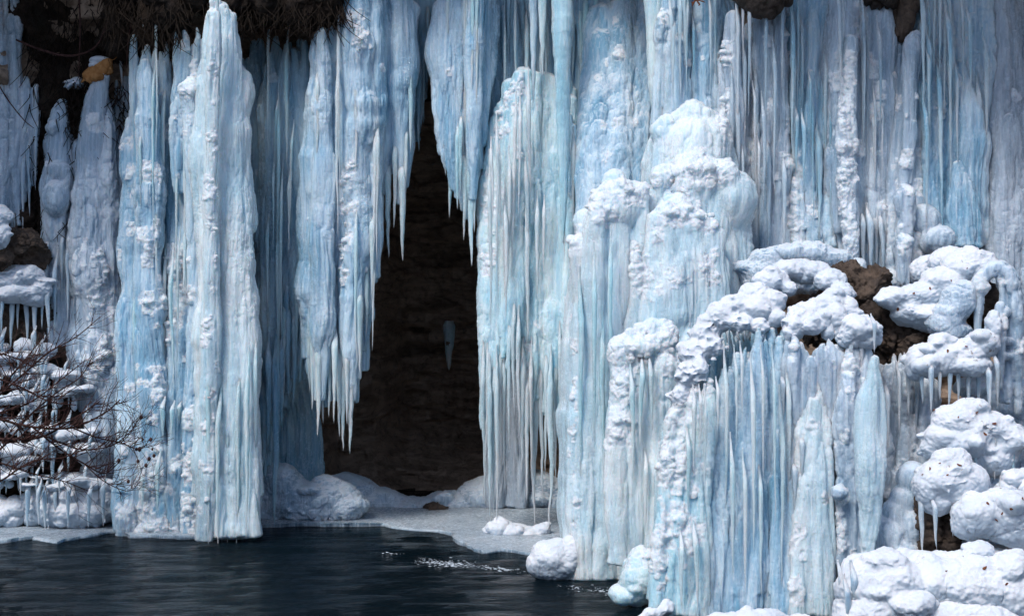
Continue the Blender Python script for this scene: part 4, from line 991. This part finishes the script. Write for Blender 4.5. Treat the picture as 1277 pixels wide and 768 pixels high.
for ln, n, sp, sz, Y in [([(848, 495), (836, 520), (826, 545)], 100, 16, (3, 7), 14.5), ([(828, 560), (822, 580), (838, 600)], 80, 14, (3, 7), 14.45), ([(824, 620), (818, 660), (822, 720)], 70, 9, (2.5, 5), 14.4),
                         ([(838, 640), (850, 660), (856, 690)], 60, 16, (2, 5), 14.3), ([(866, 470), (885, 482)], 50, 14, (3, 6), 14.55), ([(845, 560), (846, 600)], 50, 14, (3, 7), 14.45)]:
    b.knobs(ln, n, sp, sz, Y, frost=1.8)
b.lumps(30, (3, 6)); b.build('ice_sheet', CYAN, r, lump=.8)
fringe(r, CYAN, 14.35, [(866, 590, 8, 0, 480), (874, 560, 6, 0, 480), (858, 640, 8, 0, 530), (880, 620, 7, 0, 480), (850, 760, 9, 0, 660), (868, 762, 9, 0, 650)], up=0)
r = empty('ice_curtain', 'grey drip curtain with ragged lower points beside the sheer blue one', 'ice curtain', base(1010, 600, 14.7))
b = Body(67)
b.fill([(974, 425), (1044, 425)], [(976, 540), (990, 580), (1010, 560), (1046, 560)], 8, (12, 20), 14.7, tip=.5, dep=.6); b.lumps(40, (2.5, 5)); b.build('ice_sheet', GREY, r, lump=.9)
fringe(r, GREY, 14.55, [(978, 520, 8), (985, 580, 9), (992, 640, 10), (1000, 600, 9), (1008, 570, 8), (1030, 580, 9), (1038, 620, 9), (1044, 560, 7)], up=0)
r = empty('ice_column', 'pale lower column with a beaded white edge beneath the grey drip curtain', 'ice column', ground(1014, 14.4))
b = Body(68)
b.fill([(998, 500), (1014, 470), (1032, 490)], [(992, 768), (1038, 768)], 6, (11, 20), 14.7, tip=1, dY=-.25); b.S([(1014, 500, 10), (1014, 590, 34), (1015, 768, 40)], 14.6)
b.knobs([(996, 570), (993, 650), (992, 750)], 90, 5, (2, 4.5), 14.25); b.lumps(12, (3, 5)); b.build('ice', PALE, r, lump=.6)
r = empty('icicle', 'fat club shaped pale icicle with a swollen top standing on the front snow mound', 'icicle', base(1082, 695, 14.1))
b = Body(69); b.S([(1091, 446, 9), (1089, 472, 16), (1087, 494, 29), (1087, 520, 36), (1087, 560, 35), (1086, 610, 28), (1083, 660, 17), (1081, 700, 11)], 14.1, flat=1, wob=.03); b.build('ice', PALE, r, lump=.3, streak=.9, dr=16)
r = empty('ice_curtain', 'dull lumpy ice wall between the club shaped icicle and the boulders', 'ice curtain', ground(1115, 15.2))
b = Body(70); b.fill([(1086, 440), (1150, 440)], [(1080, 690), (1150, 690)], 8, (15, 24), 15.3, tip=1, dY=-.3, dep=.8); b.lumps(50, (3, 7)); b.build('ice_sheet', DULL, r, lump=1.0)
fringe(r, DULL, 14.95, [(1108, 560, 8, 0, 470), (1122, 540, 8, 0, 450), (1134, 520, 8, 0, 440), (1144, 545, 8, 0, 440)], up=0)
r = empty('rock', 'brown rock face exposed between the mushroom cap and the snowy slab', 'rock', base(1100, 400, 15.6))
b = Body(71)
for q in [(1100, 385, 30, 34), (1085, 360, 24, 26), (1115, 420, 26, 40), (1060, 345, 24, 16), (1030, 400, 30, 34)]: b.E(*q, 15.75)
b.build('rock', BROWN, r, 0, .5, big=.03, lz=1, dr=0, rocky=.12, smooth=3)

# ================================================================== RIGHT BOULDERS
def boulder(label, seed, blobs, Y, mat=SNOWL, drips=None, rock=None, name='snowy_boulder', kn=None, dripmat=GREY, lump=.8):
    x = sum(q[0] for q in blobs) / len(blobs); y = max(q[1] + q[3] for q in blobs)
    r = empty(name, label, 'boulder' if name == 'snowy_boulder' else 'snow mound', base(x, y, Y))
    b = Body(seed)
    for q in blobs: b.E(q[0], q[1], q[2], q[3], Y + (q[4] if len(q) > 4 else 0))
    if kn: b.knobs(kn, 40, 16, (3, 7), Y - .25, frost=0)
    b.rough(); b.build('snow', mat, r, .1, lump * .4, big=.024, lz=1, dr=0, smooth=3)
    if rock:
        b = Body(seed + 300)
        for q in rock: b.E(q[0], q[1], q[2], q[3], Y + .25)
        b.build('rock', BROWN, r, 0, .5, big=.03, lz=1, dr=0, rocky=.12, smooth=3)
    if drips: fringe(r, dripmat, Y - .15, drips, up=12)
    return r
boulder('snowy slab with a rounded snout beside the exposed brown rock', 101, [(1118, 372, 28, 16), (1150, 368, 34, 18), (1180, 356, 34, 22), (1208, 336, 32, 24), (1190, 326, 34, 20, .3), (1225, 330, 20, 18), (1138, 388, 28, 18), (1160, 392, 34, 20), (1165, 340, 30, 26, .5)], 15.3, rock=[(1132, 420, 16, 40), (1175, 410, 30, 20)])
boulder('smooth grey snow slope behind the boulders under the claw of ice', 130, [(1275, 470, 40, 34), (1250, 500, 50, 40), (1290, 540, 50, 60), (1215, 560, 60, 60), (1160, 610, 50, 60), (1130, 560, 30, 50, .3), (1290, 620, 60, 60), (1225, 640, 70, 60)], 15.9, mat=GREY, name='snow_mound', lump=.6)
boulder('rippled fan of ice hanging below the snowy slab', 102, [(1195, 380, 24, 24), (1180, 400, 24, 18), (1206, 372, 16, 20), (1190, 410, 24, 14)], 15.05, mat=GREY, lump=.5)
r = empty('ice_claw', 'hooked claw of ice arching over a dark hollow by the right edge', 'ice arch', base(1248, 430, 15.0))
b = Body(103); b.S([(1214, 372, 8), (1222, 350, 14), (1238, 334, 20), (1252, 340, 22), (1262, 370, 24), (1264, 410, 26), (1258, 450, 24), (1252, 500, 18)], 15.0, flat=1.2); b.S([(1246, 380, 10), (1246, 400, 14), (1238, 430, 16)], 14.8); b.lumps(18, (3, 6)); b.build('ice', GREY, r, lump=.9)
boulder('dark rock in the hollow under the claw of ice', 104, [(1228, 388, 22, 36), (1240, 412, 20, 26)], 15.5, mat=ROCK, lump=1.2)
boulder('jagged snowy ledge with icicles hanging beneath, under the slab', 105, [(1142, 452, 12, 20), (1160, 452, 20, 16), (1178, 446, 26, 20), (1172, 430, 14, 14), (1182, 426, 12, 8), (1205, 442, 26, 20), (1226, 428, 22, 18), (1240, 410, 10, 24), (1200, 456, 40, 16)], 14.7,
        drips=[(1150, 505, 9), (1162, 516, 9), (1172, 500, 8), (1184, 512, 9), (1196, 505, 8), (1208, 520, 9), (1220, 514, 8), (1232, 522, 9), (1244, 510, 9)])
boulder('peaked snow boulder freckled with leaf bits, with blue ice under its brow', 106, [(1212, 510, 24, 12), (1195, 525, 36, 20), (1225, 535, 40, 24), (1250, 548, 30, 28), (1175, 545, 26, 20), (1240, 570, 32, 22), (1205, 548, 40, 24), (1160, 560, 16, 14), (1215, 575, 18, 16)], 14.35, drips=[(1218, 596, 9), (1228, 592, 8), (1240, 600, 9), (1252, 592, 9), (1264, 598, 9)], dripmat=BLUE, kn=[(1170, 540), (1210, 520), (1250, 545)])
boulder('round snow boulder with bark coloured rock showing below its nose', 107, [(1175, 598, 34, 28), (1195, 600, 32, 26), (1160, 605, 22, 26), (1185, 575, 26, 18), (1200, 618, 24, 20), (1168, 620, 22, 18)], 14.0, rock=[(1158, 660, 12, 40), (1178, 655, 10, 36)], drips=[(1150, 690, 10), (1168, 685, 8), (1188, 670, 8), (1196, 660, 8)], kn=[(1150, 600), (1175, 575), (1205, 600)])
boulder('broad flat topped snow boulder at the right edge with a shaded underside', 108, [(1220, 640, 34, 26), (1255, 640, 40, 28), (1285, 645, 36, 30), (1205, 650, 18, 20), (1240, 622, 30, 14), (1270, 660, 40, 20)], 13.75, kn=[(1195, 640), (1225, 618), (1270, 615)])
boulder('small tilted snow block resting on the broad flat topped boulder', 109, [(1262, 598, 14, 12), (1255, 608, 14, 10), (1285, 604, 22, 14)], 14.1, mat=SNOW)
r = empty('ice_column', 'stump of stacked rounded ice lumps behind the front snow mound', 'ice column', ground(1130, 14.3))
b = Body(110)
for q in [(1138, 596, 20, 22), (1130, 622, 20, 20), (1120, 640, 20, 22), (1135, 655, 26, 30), (1110, 665, 22, 28), (1125, 680, 34, 20)]: b.E(*q, 14.4)
b.lumps(10, (3, 6)) if b.strands else None; b.build('ice', GREY, r, .7, .8)
r = boulder('large smooth snow mound filling the front right corner', 111, [(1078, 730, 34, 36), (1110, 728, 50, 38), (1160, 728, 60, 40, .1), (1210, 730, 60, 42), (1260, 735, 60, 44), (1300, 740, 60, 50), (1100, 770, 60, 50), (1200, 790, 90, 60), (1280, 790, 60, 60), (1150, 705, 60, 20, .4), (1240, 700, 60, 20, .4)], 13.45,
        name='snow_mound', lump=.2, drips=[(1050, 790, 11), (1058, 800, 10), (1067, 790, 11), (1076, 800, 11), (1086, 792, 10), (1097, 800, 10), (1108, 790, 9)])
boulder('small snow bump on the back of the large front mound beside the stump', 112, [(1222, 690, 20, 12), (1210, 694, 14, 9), (1232, 694, 14, 10)], 13.5, mat=SNOW, name='snow_mound')
boulder('small snow bump at the right edge on the back of the large front mound', 113, [(1268, 694, 16, 11), (1280, 696, 14, 10)], 13.4, mat=SNOW, name='snow_mound')
boulder('low white snow mound peeking in at the foot of the sheer blue curtain', 114, [(905, 775, 26, 12), (940, 772, 30, 11), (962, 768, 26, 12), (990, 774, 30, 10), (1020, 778, 24, 10)], 13.7, mat=SNOW, name='snow_mound')

# ================================================================== CAVE FLOOR, SHELF, FOAM
boulder('low snow dusted ledge along the back of the cave floor', 120, [(430, 618, 46, 26), (470, 628, 45, 20), (520, 634, 55, 16), (565, 630, 50, 19), (610, 622, 45, 26), (655, 616, 50, 32), (692, 626, 40, 30)], 22.4, mat=GREY, name='snow_mound', lump=1.0)
boulder('brown wet rocks breaking through the ice on the cave floor', 121, [(545, 640, 20, 9), (525, 636, 14, 6), (500, 622, 26, 5), (470, 620, 24, 7), (560, 642, 14, 7)], 22.0, mat=BROWN, name='snowy_boulder', lump=1.4) if False else None
r = empty('rock', 'brown wet rock breaking through the ice on the cave floor', 'rock', base(545, 648, 21.9))
b = Body(122)
for q in [(546, 640, 18, 9), (532, 642, 12, 6), (560, 644, 14, 6)]: b.E(*q, 21.9)
b.build('rock', BROWN, r, 0, .5, big=.03, lz=1, dr=0, rocky=.12, smooth=3)

def shelf(label, front, back, z, mat, seed):
    f = [WATER(*q) for q in front]; k = [WATER(*q) for q in back]
    poly = np.array(f + k[::-1]); c = poly.mean(0)
    r = empty('ice_shelf', label, 'ice shelf', [c[0], c[1], 0])
    # dense outline with a ragged rim
    pts = []
    for i in range(len(poly)):
        a, b2 = poly[i], poly[(i + 1) % len(poly)]
        n = max(2, int(np.linalg.norm(b2 - a) / .05))
        for t in np.linspace(0, 1, n, endpoint=False): pts.append(a + (b2 - a) * t)
    pts = np.array(pts)
    pts[:, :2] += .13 * np.stack([vnoise(pts * 2.2, seed), vnoise(pts * 2.2, seed + 1)], -1) + .03 * np.stack([vnoise(pts * 8, seed), vnoise(pts * 8, seed + 1)], -1)
    bm = bmesh.new()
    def ring(zz, ins):
        out = []
        for p in pts:
            d = (c - p); d /= np.linalg.norm(d) + 1e-6
            q = p + d * ins; out.append(bm.verts.new((q[0] - c[0], q[1] - c[1], zz)))
        return out
    rs = [ring(-.12, .02), ring(z * .4, 0), ring(z * .85, .02), ring(z, .07)]
    n = len(pts)
    for A, B in zip(rs[:-1], rs[1:]):
        for i in range(n): bm.faces.new((A[i], A[(i+1) % n], B[(i+1) % n], B[i]))
    bm.faces.new(rs[-1]); bm.faces.new(rs[0][::-1])
    bmesh.ops.recalc_face_normals(bm, faces=bm.faces)
    me = bpy.data.meshes.new('ice'); bm.to_mesh(me); bm.free(); me.materials.append(mat)
    put('ice', me, r)
SHELF = ice_mat('shelf_ice', (.20, .28, .35), (.42, .50, .56), snow=.25, frost=1.0, trans=.2)
shelf('flat ice shelf along the waterline between the shrub and the tallest column', [(-140, 680), (0, 675), (40, 672), (62, 679), (90, 672), (120, 670), (148, 662), (162, 671), (220, 671), (262, 674), (300, 672), (318, 664)],
      [(-160, 632), (0, 636), (160, 640), (330, 640)], .05, SHELF, 61)
shelf('grey wet ice shelf across the mouth of the dark cave', [(318, 658), (380, 656), (430, 656), (470, 656), (505, 661), (545, 664), (575, 672), (588, 684), (600, 689), (640, 690), (672, 694), (700, 694)],
      [(320, 622), (450, 624), (600, 624), (720, 630)], .045, SHELF, 63)

# foam flecks on the water: nobody could count them
rg = random.Random(9); V = []; Fc = []
iv, if_ = ico(1)
def foam(x0, y0, x1, y1, n, sp):
    for _ in range(n):
        t = rg.random(); w = WATER(x0 + (x1 - x0) * t + rg.gauss(0, 5), y0 + (y1 - y0) * t + rg.gauss(0, sp))
        s = rg.uniform(.004, .011) * (1 - .6 * abs(2 * t - 1))
        Fc.append(if_ + sum(len(q) for q in V)); V.append(iv * [s * rg.uniform(1, 3.2), s, s * .4] + w + [0, 0, .01])
foam(522, 700, 592, 706, 260, 2.2); foam(592, 706, 650, 714, 70, 1.3); foam(470, 690, 500, 691, 16, 1.0); foam(700, 730, 775, 742, 60, 2.0)
FOAM = plain_mat('foam', (.55, .62, .68), (.75, .8, .85), 30, .6)
o = put('foam', mesh_from('foam', np.vstack(V), np.vstack(Fc), FOAM)); o['kind'] = 'stuff'; o['label'] = 'white foam flecks drifting on the dark water before the cave'

# ================================================================== SHRUB AND ROOTS
def twig_mesh(name, paths, mat, base_):
    VV, Q, T, n = [], [], [], 0
    for p in paths:
        pp = resample(p, .04); V, q, t = sweep(pp, 6)
        VV.append(V - base_); Q.append(q + n); T.append(t + n); n += len(V)
    return mesh_from(name, np.vstack(VV), [np.vstack(Q), np.vstack(T)], mat)
sb = ground(-60, 18.2)
shrub = empty('bare_shrub', 'leafless reddish shrub leaning out over the snowy bank at the left edge', 'shrub', sb)
rg = random.Random(21)
def PX(x, y, w, Y): return np.r_[P(x, y, Y), w * .4 / F * Y]
def twigs(path, n, up, ln, Y, depth=0):
    out = []
    path = np.array(path)
    for _ in range(n):
        k = rg.uniform(.15, .97) * (len(path) - 1); i = int(k); f = k - i
        x, y, w = (path[i] * (1 - f) + path[min(i + 1, len(path) - 1)] * f)[:3]
        d = path[min(i + 1, len(path) - 1)] - path[i]; a = math.atan2(d[1], d[0]) + rg.choice([-1, 1]) * rg.uniform(.35, 1.0)
        if rg.random() < up: a = -abs(a) if abs(a) < 2.4 else a
        L = rg.uniform(.5, 1.2) * ln; c = rg.uniform(-.25, .25)
        q = [(x, y, w * .7)]
        for s in (1, 2, 3):
            a += c; q.append((q[-1][0] + math.cos(a) * L / 3, q[-1][1] + math.sin(a) * L / 3, max(.55, w * .7 * (1 - s * .25))))
        out.append(q)
        if depth < 1 and L > 14: out += twigs(q, rg.randint(1, 3), up, ln * .5, Y, depth + 1)
    return out
mains = [
 [(-70, 505, 4), (-10, 520, 4), (40, 532, 3.6), (90, 533, 3), (130, 515, 2.4), (150, 498, 1.8)],
 [(-60, 560, 4), (-5, 548, 4), (50, 545, 3.4), (95, 520, 2.6), (125, 500, 1.8)],
 [(40, 532, 3), (75, 560, 2.8), (105, 578, 2.4), (130, 590, 2), (150, 575, 1.4)],
 [(90, 533, 2.6), (120, 545, 2.2), (150, 552, 2), (175, 560, 1.6), (188, 545, 1.2)],
 [(-60, 540, 4), (-10, 500, 3.6), (25, 470, 3), (60, 440, 2.4), (95, 420, 1.8), (125, 395, 1.2)],
 [(-60, 580, 4), (-20, 520, 3.4), (5, 480, 3), (30, 450, 2.2), (50, 425, 1.6)],
 [(-60, 600, 4), (0, 560, 3.4), (35, 520, 2.8), (70, 490, 2.2), (100, 470, 1.6), (118, 440, 1.2)],
 [(-70, 480, 3.6), (-20, 470, 3), (20, 480, 2.6), (60, 500, 2.2), (95, 505, 1.6)],
 [(-70, 460, 3), (-20, 440, 2.6), (15, 445, 2), (45, 460, 1.5)],
 [(-40, 620, 3.4), (0, 600, 3), (40, 575, 2.4), (80, 570, 2), (115, 555, 1.5)],
 [(-50, 530, 3), (0, 515, 3), (40, 500, 2.4), (80, 470, 1.8), (105, 450, 1.2)],
 [(60, 545, 2.4), (100, 560, 2.2), (140, 555, 1.8), (165, 535, 1.4), (172, 520, 1)],
 [(105, 578, 2), (130, 600, 1.6), (160, 612, 1.2), (175, 600, 1)],
 [(-60, 575, 3), (-10, 575, 3), (40, 590, 2.2), (80, 600, 1.6), (110, 612, 1.2)],
]
for i, mp in enumerate(mains):
    Y = 18.2 + rg.uniform(-.5, .5)
    if i in (2, 3, 11, 12): Y = 18.1
    allp = [mp] + twigs(mp, 27, .65, 36, Y)
    paths = [[PX(x, y, w, Y + k * .06) for k, (x, y, w) in enumerate(q)] for q in allp]
    put('branch', twig_mesh('branch', paths, TWIG, sb), shrub)
# seed heads at the tips of the outer twigs
for (x, y) in [(190, 560), (186, 572), (192, 568), (178, 548), (172, 575), (182, 580), (170, 560), (188, 548), (160, 600), (148, 574), (176, 520), (174, 560)]:
    b = Body(int(x)); Y = 18.15
    V, f = ico(1); k = rg.uniform(1.6, 3) * Y / F
    put('seed_head', mesh_from('seed_head', V * [k, k, k * 1.3] + P(x, y, Y) - sb, f, TWIG), shrub)
for lab, pts in [('dark root arching across the soil bank left of the orange log', [(20, 50, 3), (50, 62, 4), (85, 70, 4), (115, 62, 3), (130, 40, 2.5), (138, 10, 2)]),
                 ('thin root hanging straight down the soil bank from the top edge', [(98, -10, 3), (100, 30, 2.5), (99, 70, 2), (98, 95, 1.2)]),
                 ('fine looping root beside the far left drip curtain', [(-8, 95, 2), (10, 125, 2), (30, 150, 1.6), (42, 160, 1)]),
                 ('bent root dangling beside the slim pale drip icicle', [(168, -10, 4), (166, 20, 3.4), (160, 50, 3), (158, 85, 2)])]:
    bb = P(pts[0][0], pts[0][1], 20.35)
    o = empty('hanging_root', lab, 'root', bb)
    put('root', twig_mesh('root', [[PX(x, y, w, 20.35) for x, y, w in pts]], TWIG, bb), o)

# small dead leaves on the snow of the right hand boulders
bpy.context.view_layer.update()
dg = bpy.context.evaluated_depsgraph_get(); rg = random.Random(44)
leaf_me = None
for (x, y) in [(1165, 512), (1195, 520), (1218, 514), (1240, 528), (1228, 541), (1160, 585), (1172, 578), (1182, 592), (1150, 592), (1196, 580), (1250, 640), (1262, 634), (1243, 648), (1275, 622), (1232, 628), (1140, 366), (1160, 360), (1186, 350), (1206, 335), (1182, 438), (1205, 432), (1228, 708), (1255, 728), (1180, 712), (1120, 385)]:
    e = P(x, y, 10.0) - np.array([0, 0, CZ])
    ok, loc, nrm, _i, ob, _m = scn.ray_cast(dg, Vector((0, 0, CZ)), Vector(e).normalized(), distance=18.5)
    if not ok: continue
    if leaf_me is None:
        bm = bmesh.new(); ring = []
        for k in range(10):
            a = k / 10 * 6.283; ring.append((math.cos(a) * .034, math.sin(a) * .018 * (1 - .35 * math.cos(a)), .006 * math.cos(2 * a)))
        lo = [bm.verts.new((a, b_, c)) for a, b_, c in ring]; hi = [bm.verts.new((a, b_, c + .003)) for a, b_, c in ring]
        bm.faces.new(hi); bm.faces.new(lo[::-1])
        for k in range(10): bm.faces.new((lo[k], lo[(k + 1) % 10], hi[(k + 1) % 10], hi[k]))
        leaf_me = bpy.data.meshes.new('dead_leaf'); bm.to_mesh(leaf_me); bm.free(); leaf_me.materials.append(LEAF)
    o = put('dead_leaf', leaf_me); o['label'] = 'small curled brown dead leaf lying on the snow boulders'; o['category'] = 'leaf'; o['kind'] = 'thing'; o['group'] = 'dead leaves scattered on the snow boulders'
    o.location = loc + nrm * .006; q = nrm.to_track_quat('Z', 'Y').to_euler(); q.rotate_axis('Z', rg.uniform(0, 6.28)); q.rotate_axis('X', rg.uniform(-.4, .4)); o.rotation_euler = q
    o.scale = [rg.uniform(.35, .8)] * 3

# ================================================================== LIGHT, SKY, CAMERA
SUN_EL, SUN_AZ = math.radians(52), math.radians(-34)    # azimuth from straight behind the camera, minus = camera left
w = bpy.data.worlds.new('World'); scn.world = w; w.use_nodes = True
nt = w.node_tree; bg = nt.nodes['Background']
sky = nt.nodes.new('ShaderNodeTexSky'); sky.sky_type = 'NISHITA'; sky.sun_disc = False
sky.sun_elevation = SUN_EL
d = Vector((math.sin(SUN_AZ) * math.cos(SUN_EL), -math.cos(SUN_AZ) * math.cos(SUN_EL), math.sin(SUN_EL)))   # towards the sun
sky.sun_rotation = math.atan2(d.x, d.y)
nt.links.new(sky.outputs[0], bg.inputs[0]); bg.inputs[1].default_value = .15
sl = bpy.data.lights.new('sun', 'SUN'); sl.energy = 2.0; sl.angle = math.radians(20); sl.color = (1, .98, .96)
so = bpy.data.objects.new('sun', sl); COL.objects.link(so); so.rotation_euler = (-d).to_track_quat('-Z', 'Y').to_euler()

cam = bpy.data.cameras.new('camera'); cam.sensor_width = 36; cam.lens = F / 1277 * 36; cam.clip_end = 400
co = bpy.data.objects.new('camera', cam); COL.objects.link(co); co.location = (0, 0, CZ); co.rotation_euler = (math.radians(90), 0, 0)
scn.camera = co
scn.view_settings.view_transform = 'Standard'; scn.view_settings.look = 'None'; scn.view_settings.gamma = 1; scn.view_settings.exposure = 0.62
scn.cycles.max_bounces = 6; scn.cycles.diffuse_bounces = 3; scn.cycles.glossy_bounces = 3
print('ice vertices', NV)
